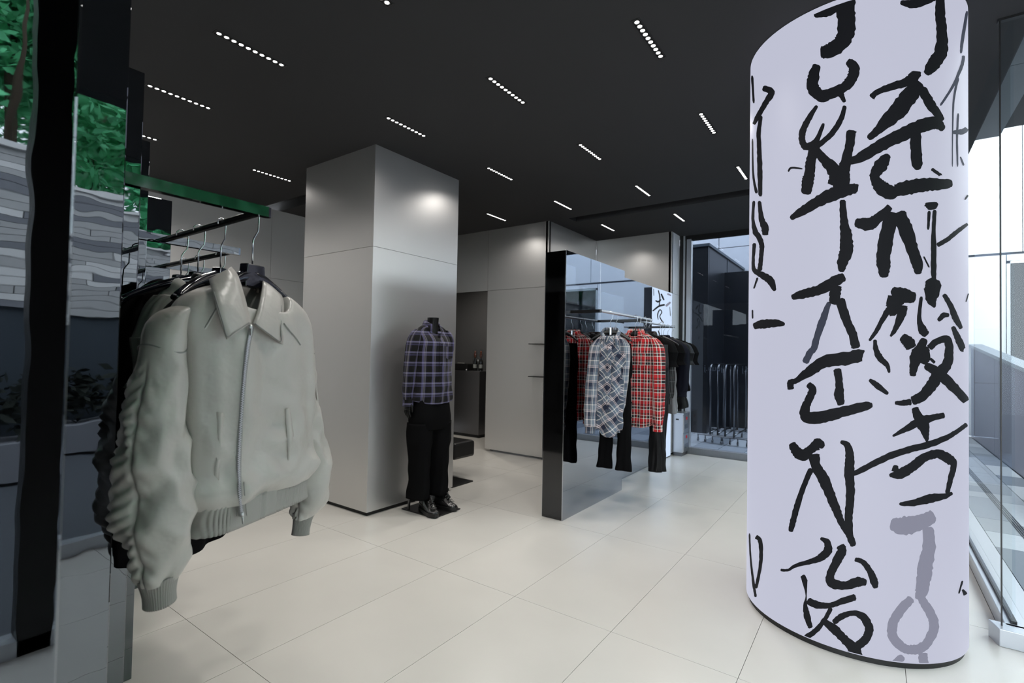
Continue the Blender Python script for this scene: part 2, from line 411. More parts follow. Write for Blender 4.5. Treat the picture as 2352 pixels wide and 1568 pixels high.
ld = bpy.data.lights.new('back_room_fill', 'SPOT'); ld.energy = 90; ld.spot_size = rad(150); ld.spot_blend = .8; ld.shadow_soft_size = .05; ld.color = (1, .93, .85)
lo = bpy.data.objects.new('back_room_fill', ld); COL.objects.link(lo); lo.parent = bl; lo.location = (0, 0, -.06)
cb = thing('counter', 'dark steel service counter seen through the opening', 'counter', (-5.8, 6.5, 0))
bx('body', (-6.5, 6.33, .05), (-5.19, 6.80, 1.05), 'steel_dark', cb)
bx('worktop', (-6.52, 6.305, 1.05), (-5.17, 6.82, 1.085), 'steel_dark', cb)
bx('toe_kick', (-6.5, 6.37, 0), (-5.21, 6.78, .05), 'plinth_black', cb)
for k, (x, lab) in enumerate(((-5.40, 'left amber bottle under a glass dome on the counter'), (-5.275, 'right amber bottle under a glass dome on the counter'))):
    b = thing('bottle', lab, 'bottle', (x, 6.46, 1.085), 'bottles on the counter')
    MB().lathe([(.030, 0), (.034, .004), (.034, .15), (.030, .17), (.016, .20), (.013, .21)], (x, 6.46, 1.085)).build('body', 'bottle_dark', b, True)
    MB().lathe([(.013, 0), (.022, .02), (.024, .06), (.016, .09), (.018, .10), (.010, .125)], (x, 6.46, 1.295)).build('stopper', 'bottle_amber', b, True)
    MB().lathe([(.0346, .05), (.0346, .11)], (x, 6.46, 1.085), caps=False).build('paper_label', 'paper_label', b, True)
    MB().lathe([(.052, .0), (.052, .28), (.045, .33), (.02, .365), (.004, .37)], (x, 6.46, 1.085), caps=False).build('glass_dome', 'glass_cloche', b, True)
cm = thing('coffee_machine', 'low black machine with a pale strip on the counter', 'machine', (-5.62, 6.48, 1.085))
bx('body', (-5.80, 6.38, 1.085), (-5.50, 6.62, 1.20), 'frame_black', cm, .01)
bx('display_strip', (-5.72, 6.376, 1.205), (-5.58, 6.40, 1.215), 'paper_label', cm)
MB().lathe([(.05, 0), (.055, .10), (.05, .19), (.01, .195)], (-5.53, 6.70, 1.085)).build('canister', 'frame_black', cm, True)
MB().lathe([(.012, 0), (.014, .02), (.006, .03)], (-5.50, 6.36, 1.085)).build('knob', 'steel_edge', cm, True)

# bench behind the column
be = thing('bench', 'black leather bench end behind the square steel column', 'bench', (-3.8, 4.17, 0))
MB().box((-4.35, 4.0, .24), (-3.60, 4.34, .42)).build('seat_cushion', 'leather', be, bevel=.03)
bx('pedestal', (-4.1, 4.08, .012), (-3.95, 4.26, .24), 'plinth_black', be)
bx('base_plate', (-4.3, 3.86, 0.0), (-3.497, 4.19, .012), 'plate_black', be)

# ------------------------------------------------------------------ side and far glazing
wn = struct_root('window_1', (-.85, YW, 0), 'tall shop window at the far end')
bx('glass_pane', (-2.13, YW, .09), (-.62, YW + .012, 3.09), 'glass_far', wn)
bx('glass_pane', (-.61, YW, .09), (XW, YW + .012, 3.09), 'glass_far', wn)
bx('head_frame', (-2.25, YW - .03, 3.085), (XW + .05, YW + .05, CEIL), 'frame_black', wn)
bx('sill', (-2.2, YW - .05, -.01), (XW + .03, YW + .07, .085), 'stone_kerb', wn)
bx('jamb', (-2.296, 7.365, 0), (-2.245, YW + .05, CEIL), 'frame_black', wn)
bx('jamb', (-2.245, 7.375, 0), (-2.222, YW + .05, CEIL), 'frame_silver', wn)
bx('jamb', (-2.222, 7.40, 0), (-2.20, YW + .05, CEIL), 'frame_black', wn)
bx('jamb', (-2.20, 7.385, 0), (-2.135, YW + .04, 3.10), 'frame_silver', wn)
wn2 = struct_root('window_2', (XW, 5.4, 0), 'tall shop window along the plaza')
for y0, y1 in ((3.55, 5.45), (5.462, 7.40)): bx('glass_pane', (XW, y0, .09), (XW + .012, y1, CEIL), 'glass', wn2)
MB().box((XW - .03, 3.52, 0), (XW + .06, YW - .06, .085)).build('sill', 'frame_silver', wn2, bevel=.004)
bx('gasket', (XW - .004, 3.55, .085), (XW + .018, 7.40, .10), 'frame_black', wn2)
bx('outer_sill', (XW + .065, 3.4, -.02), (XW + .16, 7.5, .04), 'frame_silver', wn2)
# glass return panel with its metal shoe
wn3 = struct_root('window_3', (.8, 3.50, 0), 'frameless glass screen standing in a metal shoe')
bx('glass_pane', (.531, 3.494, .06), (1.75, 3.506, CEIL), 'glass', wn3)
bx('glass_edge', (.526, 3.494, .06), (.531, 3.506, CEIL), 'frame_black', wn3)
MB().prism([(.485, 3.545), (.512, 3.447), (1.80, 3.447), (1.80, 3.545)], 0, .085).build('shoe', 'frame_silver', wn3, bevel=.003)
bx('head_channel', (.52, 3.485, CEIL - .012), (1.8, 3.515, CEIL + .01), 'frame_black', wn3)
wn4 = struct_root('window_4', (1.80, .5, 0), 'shop front glazing beside the viewer')
for y0, y1 in ((-2.5, -.6), (-.59, 1.4), (1.41, 3.44)): bx('glass_pane', (1.80, y0, .06), (1.812, y1, CEIL), 'glass', wn4)
bx('sill', (1.76, -2.55, 0), (1.86, 3.54, .085), 'frame_silver', wn4)
for x0, x1 in ((-1.28, .25), (.26, 1.79)): bx('glass_pane', (x0, -2.612, .06), (x1, -2.60, CEIL), 'glass', wn4)  # panes behind the viewer, added to bring daylight onto the jacket
bx('sill', (-1.3, -2.65, 0), (1.86, -2.56, .085), 'frame_silver', wn4)
bx('post', (1.76, .56, 0), (1.86, .69, CEIL), 'frame_black', wn4)
for y in (-2.55, 3.5): bx('post', (1.77, y, 0), (1.85, y + .05, CEIL), 'frame_black', wn4)

# ------------------------------------------------------------------ outside: plaza, facade, ramp, canopy, dark building
pl = struct_root('pavement', (4, 6, 0), 'grey stone paving outside the glass')
bx('paving_bed', (-9, 3.60, -.20), (14, 13.0, -.035), 'paver_bed', pl)
bx('paving_bed', (1.95, -12, -.20), (14, 3.6, -.035), 'paver_bed', pl)  # near paving kept dark, the canopy shade is put into its colour
bx('paving_bed', (-8, -12, -.20), (1.95, -2.66, -.035), 'paver_1', pl)
pv_me = {}
rr = random.Random(3)
def pave(x0, x1, y0, y1, wd):
    x = x0
    while x < x1 - .01:
        y = y0 - rr.random() * .5
        while y < y1:
            ln = rr.choice((.45, .6, .75, .9)); c = rr.choice((0, 0, 1, 2, 2, 3, 4))
            key = (round(wd, 3), ln, c)
            if y >= y0 - .3 and y + ln <= y1 + .3:
                if key not in pv_me:
                    o = MB().box((.004, .004, -.04), (wd - .004, ln - .004, 0)).build('paving_stone', 'paver_%d' % c, pl, local=True); pv_me[key] = o.data
                else:
                    o = bpy.data.objects.new('paving_stone', pv_me[key]); COL.objects.link(o); o.parent = pl
                o.location = (x - 4, y - 6, -.004)
            y += ln
        x += wd
pave(.76, 1.49, 3.9, 12.3, .243)
pave(-3.0, .70, 7.85, 10.4, .37)
dg = struct_root('trim_1', (1.0, 6, 0), 'slotted drain channel along the glass')
for k in range(4): bx('drain_slot', (.985 + k * .016, 3.7, -.004), (.992 + k * .016, 12, .002), 'joint_dark', dg)

fc = struct_root('wall_facade', (2, 12.63, 0), 'white panelled facade across the plaza')
YF = 12.63
def fpanel(x0, x1, z0, z1, mtl): bx('facade_panel', (x0 + .008, YF, z0 + .008), (x1 - .008, YF + .12, z1 - .008), mtl, fc)
for x0, x1 in ((-.4, 1.985), (4.3, 6.6), (6.6, 9.0)):
    fpanel(x0, x1, 0, 3.36, 'facade_white')
for x0, x1 in ((-.4, 2.2), (2.2, 4.3), (4.3, 6.6), (6.6, 9.0)):
    fpanel(x0, x1, 3.39, 6.2, 'facade_white'); fpanel(x0, x1, 6.2, 9.0, 'facade_white')
fpanel(1.985, 4.3, 3.235, 3.36, 'facade_white'); fpanel(1.985, 4.3, 0, .55, 'facade_white')
x = -6.9
for k in range(5):
    for z in range(0, 9): fpanel(x, x + 1.3, z, z + 1, 'facade_dimmed')
    x += 1.3
bx('facade_backing', (-7, YF + .13, 0), (9, YF + .2, 9), 'joint_dark', fc)
bx('facade_joint', (-.4, YF + .03, 3.355), (9, YF + .12, 3.395), 'joint_dark', fc)
wf = struct_root('window_5', (3.1, YF, 0), 'facade window with pale curtain')
bx('glass_pane', (2.03, YF + .03, .6), (4.26, YF + .04, 3.19), 'glass_dark', wf)
for x in (1.985, 3.1, 4.25): bx('frame_bar', (x, YF - .01, .55), (x + .05, YF + .07, 3.235), 'frame_silver', wf)
for z in (.55, 3.19): bx('frame_bar', (1.985, YF - .01, z), (4.3, YF + .07, z + .045), 'frame_silver', wf)
rows = [[Vector((2.05 + i * .022, YF + .085 + .02 * sin(i * .9), z)) for i in range(100)] for z in (.6, 2.55)]
MB().grid(rows).build('curtain', 'curtain', wf, True)
# ramp parapet rising away
RX = 1.50
rp = struct_root('wall_ramp', (1.50, 11, 0), 'grey parapet of a ramp rising across the plaza')
zr = lambda y: 1.293 + (y - 8.57) * .0933
for y0, y1 in ((6.2, 8.3), (8.3, 10.4), (10.4, 12.6)):
    MB().add([(RX, y0 + .006, 0), (RX, y1 - .006, 0), (RX, y1 - .006, zr(y1)), (RX, y0 + .006, zr(y0)), (RX + .12, y0 + .006, 0), (RX + .12, y1 - .006, 0), (RX + .12, y1 - .006, zr(y1)), (RX + .12, y0 + .006, zr(y0))],
             [(0, 1, 2, 3), (7, 6, 5, 4), (0, 4, 5, 1), (1, 5, 6, 2), (2, 6, 7, 3), (3, 7, 4, 0)]).build('cladding_panel', 'ramp_cladding', rp)
MB().add([(RX - .03, 6.2, zr(6.2)), (RX - .03, 12.6, zr(12.6)), (RX + .15, 12.6, zr(12.6)), (RX + .15, 6.2, zr(6.2)), (RX - .03, 6.2, zr(6.2) + .05), (RX - .03, 12.6, zr(12.6) + .05), (RX + .15, 12.6, zr(12.6) + .05), (RX + .15, 6.2, zr(6.2) + .05)],
         [(0, 1, 2, 3), (7, 6, 5, 4), (0, 4, 5, 1), (1, 5, 6, 2), (2, 6, 7, 3), (3, 7, 4, 0)]).build('coping', 'canopy_panel', rp)
# canopy over the glass
cn = struct_root('roof_canopy', (.9, 5, 4), 'grey canopy soffit outside the glass')
for y0, y1 in ((-3, .2), (.2, 3.1), (3.1, 6.055), (6.065, 7.9)): bx('soffit_panel', (-.3, y0, 4.0), (1.19, y1, 4.08), 'canopy_panel', cn)
bx('soffit_panel', (-7, 7.45, 4.0), (-.305, 7.9, 4.08), 'canopy_panel', cn)
bx('fascia', (XW + .02, 3.5, CEIL + .01), (XW + .09, 7.5, 4.0), 'soffit_dark', cn)
bx('fascia', (-7, YW, CEIL + .01), (XW + .09, YW + .08, 4.0), 'soffit_dark', cn)
bx('fascia', (1.87, -3, CEIL + .01), (1.95, 3.55, 4.0), 'soffit_dark', cn)
bx('roof_slab', (-7, -3, 4.08), (1.95, 7.9, 4.6), 'soffit_dark', cn)
bx('fascia', (1.19, -3, 4.0), (2.4, 3.4, 4.08), 'canopy_panel', cn)
# dark clad volume outside the far window
db = struct_root('wall_darkblock', (-3, 11, 0), 'dark metal clad building outside the far window')
cxd, cyd = -2.441, 9.5
for x0, x1 in ((-4.6, -2.9), (-6.3, -4.6)): bx('cladding_panel', (x0 + .006, cyd, 0), (x1 - .006, cyd + .08, 3.42), 'dark_cladding', db)
bx('cladding_panel', (-2.894, cyd, 0), (cxd, cyd + .08, 3.42), 'dark_cladding', db)
for y0, y1 in ((9.585, 11.0), (11.0, 12.6)): bx('cladding_panel', (cxd - .08, y0 + .006, 0), (cxd, y1 - .006, 3.42), 'dark_cladding', db)
bx('joint_strip', (cxd - .01, 10.985, 0), (cxd + .008, 11.015, 3.42), 'dark_trim', db)
bx('coping', (-6.3, cyd - .03, 3.42), (cxd + .03, cyd + .2, 3.47), 'dark_trim', db)
bx('coping', (cxd - .2, cyd + .2, 3.42), (cxd + .03, 12.6, 3.47), 'dark_trim', db)
bx('dark_core', (-6.3, cyd + .1, 0), (cxd - .1, 12.6, 3.41), 'soffit_dark', db)
db2 = struct_root('wall_darkshop', (-1, 11, 0), 'dark shopfront beyond the paving')
bx('cladding_panel', (cxd + .01, 10.7, 0), (-1.5, 10.78, 3.1), 'dark_cladding', db2)
bx('cladding_panel', (-1.49, 10.7, 0), (-.45, 10.78, 2.9), 'dark_cladding', db2)

# striped terrace wall, hedge and trees on the street side (seen in the mirrored slabs)
tw = struct_root('wall_terrace', (6.4, 2, 0), 'banded grey brick terrace wall')
rr = random.Random(11)
for k in range(21):
    y = -7.0
    while y < 12:
        L = rr.uniform(.7, 2.2); mname = rr.choice(('brick_light', 'brick_mid', 'brick_mid', 'brick_dark'))
        bx('stone_block', (6.4, y + .006, 1.8 + k * .084 + .003), (6.7, y + L - .006, 1.8 + (k + 1) * .084 - .003), mname, tw); y += L
bx('lower_wall', (6.45, -7, 0), (6.7, 13, 1.8), 'dark_trim', tw)
bx('coping', (6.35, -7, 3.56), (6.75, 13, 3.62), 'brick_light', tw)
def leaf_mesh(n, c, rad_, size, seed):
    r2 = random.Random(seed); mb = MB(); cg = lambda a, b: max(-1.6 * b, min(1.6 * b, r2.gauss(a, b)))
    cl = [Vector((cg(0, .4), cg(0, .4), cg(0, .35))) for _ in range(16)]
    for _ in range(n):
        q = r2.choice(cl); p = Vector((q.x * rad_[0] + cg(0, .28) * rad_[0], q.y * rad_[1] + cg(0, .28) * rad_[1], q.z * rad_[2] + cg(0, .28) * rad_[2])) + Vector(c)
        a = Vector((r2.gauss(0, 1), r2.gauss(0, 1), r2.gauss(0, .6))).normalized(); b = a.cross(Vector((r2.gauss(0, 1), r2.gauss(0, 1), r2.gauss(0, 1)))).normalized()
        s = size * r2.uniform(.6, 1.3)
        mb.add([p - a * s, p + b * s * .45, p + a * s, p - b * s * .45], [(0, 1, 2, 3)])
    return mb
hd = thing('hedge', 'dark clipped hedge in front of the banded terrace wall', 'hedge', (6.1, 2, 0))
o = leaf_mesh(2500, (6.08, 1.5, .75), (.16, 5.2, .35), .07, 5).build('foliage', 'hedge', hd); o['kind'] = 'stuff'
bx('planter', (5.8, -5, 0), (6.38, 8, .4), 'brick_dark', hd)
for k, (x, y, h, lab) in enumerate(((7.9, -2.4, 5.2, 'leafy green tree above the terrace, nearest the street corner'), (8.1, 1.4, 5.8, 'tallest leafy green tree above the middle of the terrace'),
                                    (8.3, 5.0, 5.0, 'leafy green tree above the terrace opposite the glass screen'), (8.4, 8.6, 5.6, 'leafy green tree above the far end of the terrace'),
                                    (11.4, -.6, 6.0, 'tall green tree in the back row behind the nearest terrace tree'), (11.4, 3.2, 6.4, 'tall green tree in the middle of the back row'), (11.4, 7.0, 6.0, 'tall green tree at the far end of the back row'))):
    t = thing('tree', lab, 'tree', (x, y, 0), 'trees above the terrace')
    MB().tube([(x, y, 0), (x + .05, y, h * .4), (x - .05, y + .1, h * .75), (x, y, h)], [.14, .11, .07, .03]).build('trunk', 'bark', t, True)
    for q in range(3):
        a = q * 2.1 + k
        MB().tube([(x, y, h * .55), (x + .6 * cos(a), y + .6 * sin(a), h * .8), (x + 1.0 * cos(a), y + 1.0 * sin(a), h)], [.06, .04, .015]).build('branch', 'bark', t, True)
    o = leaf_mesh(13000, (x + .4, y, h + .1), (1.4, 1.75, 2.1), .10, 20 + k).build('foliage', 'leaf' if k % 2 else 'leaf_b', t); o['kind'] = 'stuff'

# chrome garment racks standing outside the far window
def rack(x, y, lab):
    t = thing('garment_rack', lab, 'clothes rack', (x, y, 0), 'chrome racks outside the far window')
    pts = []
    for k in range(9):
        a = pi * k / 16; pts.append((x, y - .45 + .10 - .10 * cos(a), 1.17 + .10 * sin(a)))
    for k in range(9):
        a = pi / 2 + pi * k / 16; pts.append((x, y + .45 - .10 - .10 * cos(a), 1.17 + .10 * sin(a)))
    MB().tube([(x, y - .45, .12)] + pts + [(x, y + .45, .12)], .014, 8).build('hoop', 'rack_metal', t, True)
    MB().tube([(x, y - .45, .16), (x, y + .45, .16)], .012, 8).build('lower_bar', 'rack_metal', t, True)
    for yy in (y - .45, y + .45):
        MB().tube([(x - .2, yy, .12), (x + .2, yy, .12)], .012, 8).build('foot_bar', 'rack_metal', t, True)
        for xx in (x - .19, x + .19):
            c = MB().tube([(xx, yy, .12), (xx, yy, .06)], .009, 6).build('caster_fork', 'rack_metal', t, True)
            MB().tube([(xx - .012, yy, .034), (xx + .012, yy, .034)], .03, 14).build('caster_wheel', 'rack_metal', c, 'auto')
    return t
for k, (x, y) in enumerate(((-2.14, 9.0), (-2.02, 8.98), (-1.90, 8.95), (-1.76, 8.92))):
    rack(x, y, 'chrome rolling garment rack outside the far glass, %s of four nested' % ('leftmost', 'second from left', 'third from left', 'rightmost')[k])

# shop name on the far glass, reading the right way from outside
def lettering(x, lab):
    cu = bpy.data.curves.new('lettering', 'FONT'); cu.body = 'juun.j'; cu.size = .118; cu.extrude = .001; cu.align_x = 'LEFT'
    o = bpy.data.objects.new('lettering', cu); COL.objects.link(o); cu.materials.append(MATS['letter_white'])
    o.rotation_euler = (rad(90), 0, pi); o.location = (x, YW + .014, 1.195)
    bpy.context.view_layer.update()
    me = bpy.data.meshes.new_from_object(o.evaluated_get(bpy.context.evaluated_depsgraph_get()))
    o2 = bpy.data.objects.new('lettering', me); COL.objects.link(o2); o2.matrix_world = o.matrix_world.copy()
    bpy.data.objects.remove(o)
    if not me.materials: me.materials.append(MATS['letter_white'])
    tag(o2, lab, 'lettering', 'names on the far glass')
lettering(-1.70, 'pale shop name lettering on the far glass nearest the steel pier, reversed')
lettering(-1.20, 'pale shop name lettering on the far glass beside the round screen column, reversed')

# ------------------------------------------------------------------ fire cabinet by the far window
fb = thing('fire_cabinet', 'small steel cabinet with red markings on the floor by the far window', 'cabinet', (-2.2, 7.25, 0))
bx('body', (-2.28, 7.085, .05), (-2.135, 7.345, .58), 'box_steel', fb, .004)
bx('lid', (-2.285, 7.08, .58), (-2.125, 7.355, .60), 'box_steel', fb, .003)
bx('plinth', (-2.27, 7.09, 0), (-2.15, 7.34, .05), 'steel_dark', fb)
bx('vent_slot', (-2.235, 7.082, .50), (-2.195, 7.0865, .52), 'frame_black', fb)
for z0, z1 in ((.33, .57), (.06, .31)):
    d = bx('door', (-2.136, 7.10, z0), (-2.128, 7.335, z1), 'box_steel', fb, .003)
    bx('red_marking', (-2.1285, 7.19, z1 - .07), (-2.127, 7.26, z1 - .03), 'red_mark', d)
    for q in range(3): bx('small_marking', (-2.1285, 7.15 + q * .05, z0 + .05), (-2.127, 7.18 + q * .05, z0 + .11), 'dark_trim', d)

# ------------------------------------------------------------------ round LED screen column with brush calligraphy
LC = Vector((-.112, 3.36, 0)); LR = .500
lc = thing('screen_column', 'round floor-to-ceiling LED screen column showing black brush calligraphy', 'screen column', (LC.x, LC.y, 0))
MB().lathe([(LR, .03), (LR, CEIL - .004)], LC, 160, False).build('led_screen', 'led_white', lc, True)
MB().lathe([(LR - .03, 0), (LR - .012, .0), (LR - .012, .03), (LR - .03, .03)], LC, 96, True).build('plinth', 'plinth_black', lc, 'auto')
MB().lathe([(LR - .02, CEIL - .03), (LR - .006, CEIL - .03), (LR - .006, CEIL)], LC, 96, False).build('top_trim', 'plinth_black', lc, 'auto')
def cyl_hit(px, py, r):
    d = ray(px, py); o = CAMP - LC
    a = d.x * d.x + d.y * d.y; b = 2 * (o.x * d.x + o.y * d.y); c = o.x * o.x + o.y * o.y - r * r
    D = b * b - 4 * a * c
    if D <= 0: return None
    t = (-b - sqrt(D)) / (2 * a); p = CAMP + d * t
    if p.z < .035 or p.z > CEIL - .03: p.z = max(.035, min(CEIL - .03, p.z))
    return p
Z1, Z2, Z3, Z4 = (0, .2551), (400, .2551), (800, .2551), (1180, .2474)
def P(z, *q): return [(1716 + z[1] * x, z[0] + z[1] * y, z[1] * w_) for x, y, w_ in q]
INK = [
 P(Z1, (600,130,60),(720,110,80),(820,50,90),(900,-20,110)), P(Z1, (890,-60,160),(890,100,165),(895,250,160),(850,380,140),(740,460,130),(660,470,100)),
 P(Z1, (630,580,70),(600,680,100),(590,780,110),(660,860,110),(760,840,100),(880,780,90),(950,690,100),(960,600,100),(900,550,60)), P(Z1, (840,840,60),(880,920,30)),
 P(Z1, (630,950,30),(560,1060,50),(500,1180,60),(500,1280,60),(540,1320,70),(620,1270,50),(690,1110,30)),
 P(Z1, (880,950,35),(850,1060,50),(780,1180,50),(690,1270,50),(600,1330,60)),
 P(Z1, (600,1330,80),(575,1450,90),(560,1568,100),(545,1640,110),(530,1750,80)), P(Z1, (600,1340,80),(700,1440,90),(800,1560,140),(800,1670,140)),
 P(Z1, (940,1170,90),(925,1300,80),(890,1450,90),(860,1560,130),(850,1630,150),(820,1710,100)),
 P(Z1, (1380,20,40),(1480,35,80),(1600,5,80),(1700,-30,60)), P(Z1, (1735,-30,80),(1740,150,90),(1755,330,100),(1740,480,120),(1660,600,110),(1610,670,50)),
 P(Z1, (1120,880,60),(1170,830,50),(1300,780,70),(1430,740,80),(1510,680,100),(1520,640,80)),
 P(Z1, (1560,740,100),(1450,880,150),(1330,1020,150),(1200,1150,90),(1090,1250,50)), P(Z1, (1570,790,80),(1640,920,90),(1720,1030,70),(1770,1080,30)),
 P(Z1, (900,1460,50),(1020,1420,90),(1200,1310,110),(1400,1210,120),(1580,1130,120),(1700,1110,110),(1770,1170,50)),
 P(Z1, (1515,1180,100),(1520,1330,100),(1530,1470,100),(1535,1530,40)),
 P(Z1, (1275,1390,50),(1210,1480,120),(1150,1568,90),(1155,1618,90),(1210,1690,130),(1290,1730,130),(1340,1700,100)),
 P(Z2, (1330,150,110),(1450,120,130),(1600,95,120),(1750,90,100),(1850,80,60)), P(Z1, (1660,1520,30),(1730,1568,30),(1740,1580,40)),
 P(Z1, (140,790,50),(220,830,60),(170,920,50),(95,1050,45),(60,1120,30)), P(Z1, (45,680,22),(60,930,20)), P(Z1, (125,1040,30),(105,1200,40),(112,1400,45),(115,1568,45),(120,1768,35)),
 P(Z1, (48,1250,14),(55,1568,18),(85,1740,30)),
 P(Z2, (110,240,30),(130,400,50),(160,480,70),(165,550,50)), P(Z2, (62,240,28),(52,400,28),(75,520,50),(105,560,50),(132,640,45),(125,760,40),(112,870,45)),
 P(Z2, (66,620,36),(56,760,28),(64,860,40),(140,910,60),(210,960,70),(250,1050,30)), P(Z2, (95,930,20),(60,1030,15)), P(Z2, (48,1220,14),(50,1300,14)),
 P(Z2, (55,1370,50),(130,1350,80),(250,1340,70),(340,1350,30)),
 P(Z2, (390,400,40),(500,330,80),(650,240,100),(800,170,120),(960,130,90),(1000,130,70)),
 P(Z2, (860,230,60),(870,400,70),(890,550,110),(895,680,120),(860,790,100),(850,880,50)), P(Z2, (400,1110,50),(500,1080,80),(650,1040,90),(800,960,100),(880,920,70)),
 P(Z2, (800,1000,100),(790,1100,100),(770,1170,70)), P(Z2, (830,1120,100),(890,1300,80),(950,1440,80),(980,1568,80)),
 P(Z2, (970,430,70),(1080,450,120),(1150,420,100),(1250,330,70),(1290,290,60)), P(Z2, (1310,340,110),(1270,500,130),(1230,700,130),(1230,830,120),(1235,930,70)),
 P(Z2, (1360,340,120),(1420,480,130),(1480,650,110),(1530,800,100),(1540,900,60)),
 P(Z2, (1660,250,90),(1662,280,120),(1668,320,60)), P(Z2, (1690,320,35),(1680,500,40),(1680,700,50),(1680,900,50),(1690,960,20)), P(Z2, (1640,330,30),(1630,500,22)),
 P(Z2, (1710,640,40),(1800,590,40),(1900,510,40),(2010,430,20)), P(Z2, (1590,740,15),(1640,840,15)),
 P(Z2, (1640,940,80),(1670,1010,150),(1660,1120,110),(1690,1200,20)), P(Z2, (1570,1100,30),(1550,1300,40),(1580,1400,80),(1620,1450,60)),
 P(Z2, (1300,1040,60),(1400,1090,140),(1520,1110,80)), P(Z2, (1350,1110,160),(1300,1220,120),(1250,1250,50),(1170,1400,40),(1100,1500,25)), P(Z2, (1400,1180,90),(1390,1260,80),(1330,1400,45),(1290,1460,20)),
 P(Z2, (1300,1180,60),(1200,1350,30),(1130,1450,20)),
 P(Z2, (1770,1080,40),(1830,1180,50),(1880,1300,60),(1930,1390,35)), P(Z2, (1850,1370,40),(1900,1480,60),(1940,1568,60),(1950,1580,30)), P(Z2, (1720,1320,30),(1770,1270,50),(1820,1270,30)),
 P(Z2, (1390,1460,70),(1450,1510,110),(1480,1568,90)),
 P(Z3, (1600,-90,60),(1560,0,90),(1530,60,120),(1500,170,80),(1490,250,50)), P(Z3, (1600,-20,60),(1590,60,130),(1560,130,110)),
 P(Z3, (1640,0,60),(1700,-60,60),(1800,-80,70),(1820,20,80),(1800,140,90),(1720,240,110),(1640,360,100),(1560,440,90),(1480,470,80)),
 P(Z3, (1600,150,60),(1720,220,90),(1850,340,90),(1960,460,70),(2030,580,25)), P(Z3, (1650,90,25),(1690,130,30)),
 P(Z3, (1150,-80,30),(1160,10,50),(1200,90,60),(1260,150,45),(1280,220,20)), P(Z3, (1100,280,30),(1180,340,55),(1270,410,30)),
 P(Z3, (395,370,60),(390,310,60),(440,290,50),(560,210,90),(700,120,110),(900,90,120),(1020,60,110),(1045,60,70)),
 P(Z3, (545,320,50),(590,370,70),(550,470,70),(520,560,90),(550,620,110),(700,610,110),(900,560,90),(1060,520,80),(1130,510,40)), P(Z3, (810,180,70),(830,320,70),(830,430,90),(850,510,60)),
 P(Z3, (1330,490,30),(1400,490,50),(1480,480,60)), P(Z3, (1510,530,60),(1530,600,80),(1580,680,110),(1610,780,60),(1620,840,20)), P(Z3, (1310,790,20),(1420,730,50),(1550,660,80),(1680,620,60),(1780,600,50)),
 P(Z3, (880,1140,30),(1000,1110,50),(1150,1030,60),(1330,950,60),(1500,900,60),(1650,860,60),(1800,800,50),(1900,740,40),(1980,680,40)),
 P(Z3, (400,850,60),(440,920,90),(500,960,110),(560,920,80),(640,860,100),(690,890,40)), P(Z3, (600,950,110),(620,1060,90),(690,1180,100),(750,1320,90),(800,1440,80),(850,1568,60),(920,1690,45)),
 P(Z3, (580,1080,50),(510,1240,50),(450,1420,55),(410,1568,55),(390,1650,40)),
 P(Z3, (840,840,30),(900,870,60),(925,980,80),(920,1120,90),(930,1300,80),(915,1500,75),(920,1660,70),(960,1780,55)),
 P(Z3, (1280,1140,30),(1380,1130,90),(1480,1070,90),(1600,980,80),(1720,950,80),(1820,1000,90),(1860,1050,60),(1830,1180,50),(1800,1310,40)), P(Z3, (1340,1050,40),(1330,1110,70)),
 P(Z3, (1370,1400,30),(1500,1390,60),(1650,1350,80),(1780,1330,50),(1850,1300,25)),
 P(Z4, (680,225,25),(740,260,60),(750,340,80),(690,400,70),(590,440,50),(450,480,35),(380,520,25),(310,520,25)),
 P(Z4, (860,290,70),(880,350,90),(820,460,80),(770,580,80),(790,640,90),(900,665,80),(1030,630,90),(1110,640,50)), P(Z4, (1000,420,40),(1080,450,50),(1140,530,60),(1180,630,70),(1195,690,40)),
 P(Z4, (510,570,40),(535,620,50),(548,760,12),(540,850,40),(560,960,60),(590,1060,40)), P(Z4, (560,800,60),(640,840,70),(760,850,50),(880,810,60),(1010,770,60)),
 P(Z4, (780,870,40),(720,980,40),(640,1080,50),(540,1150,55)), P(Z4, (690,980,50),(800,1060,80),(900,1160,80),(1000,1260,100),(1050,1360,60),(1090,1430,50)),
 P(Z4, (800,1010,50),(880,950,60),(980,920,50),(1070,950,70),(1130,1050,80),(1110,1150,80),(1020,1230,80)), P(Z4, (620,1280,25),(760,1260,20),(870,1300,30),(950,1290,40)),
 P(Z4, (80,210,40),(120,250,40),(130,400,35),(110,560,30),(80,690,30)), P(Z4, (22,180,16),(32,400,18),(60,650,25),(80,770,25)),
 P(Z4, (2000,620,20),(1965,740,15)), P(Z4, (2000,700,20),(2030,750,45)), P(Z4, (2080,290,20),(2060,390,20)),
 P(Z2, (2000,1050,12),(1970,1150,12)), P(Z2, (2030,130,20),(1960,230,15)), P(Z1, (370,1545,15),(400,1510,20),(500,1520,12))]
GREY = [P(Z1, (1980,100,25),(1940,350,30),(1925,480,20)), P(Z1, (1950,500,30),(1930,600,30),(1850,780,25),(1740,950,20)), P(Z1, (1900,700,25),(1860,900,20),(1850,1200,12),(1848,1500,10)),
 P(Z1, (1900,1020,20),(1890,1250,20),(1895,1500,15)), P(Z1, (1850,1190,30),(1950,1180,50),(2005,1120,20)), P(Z1, (1990,980,30),(1975,1080,45)), P(Z1, (1920,1410,15),(1950,1490,20)),
 P(Z2, (740,1150,40),(690,1290,65),(640,1430,60),(600,1568,60),(570,1600,60),(520,1700,60))]
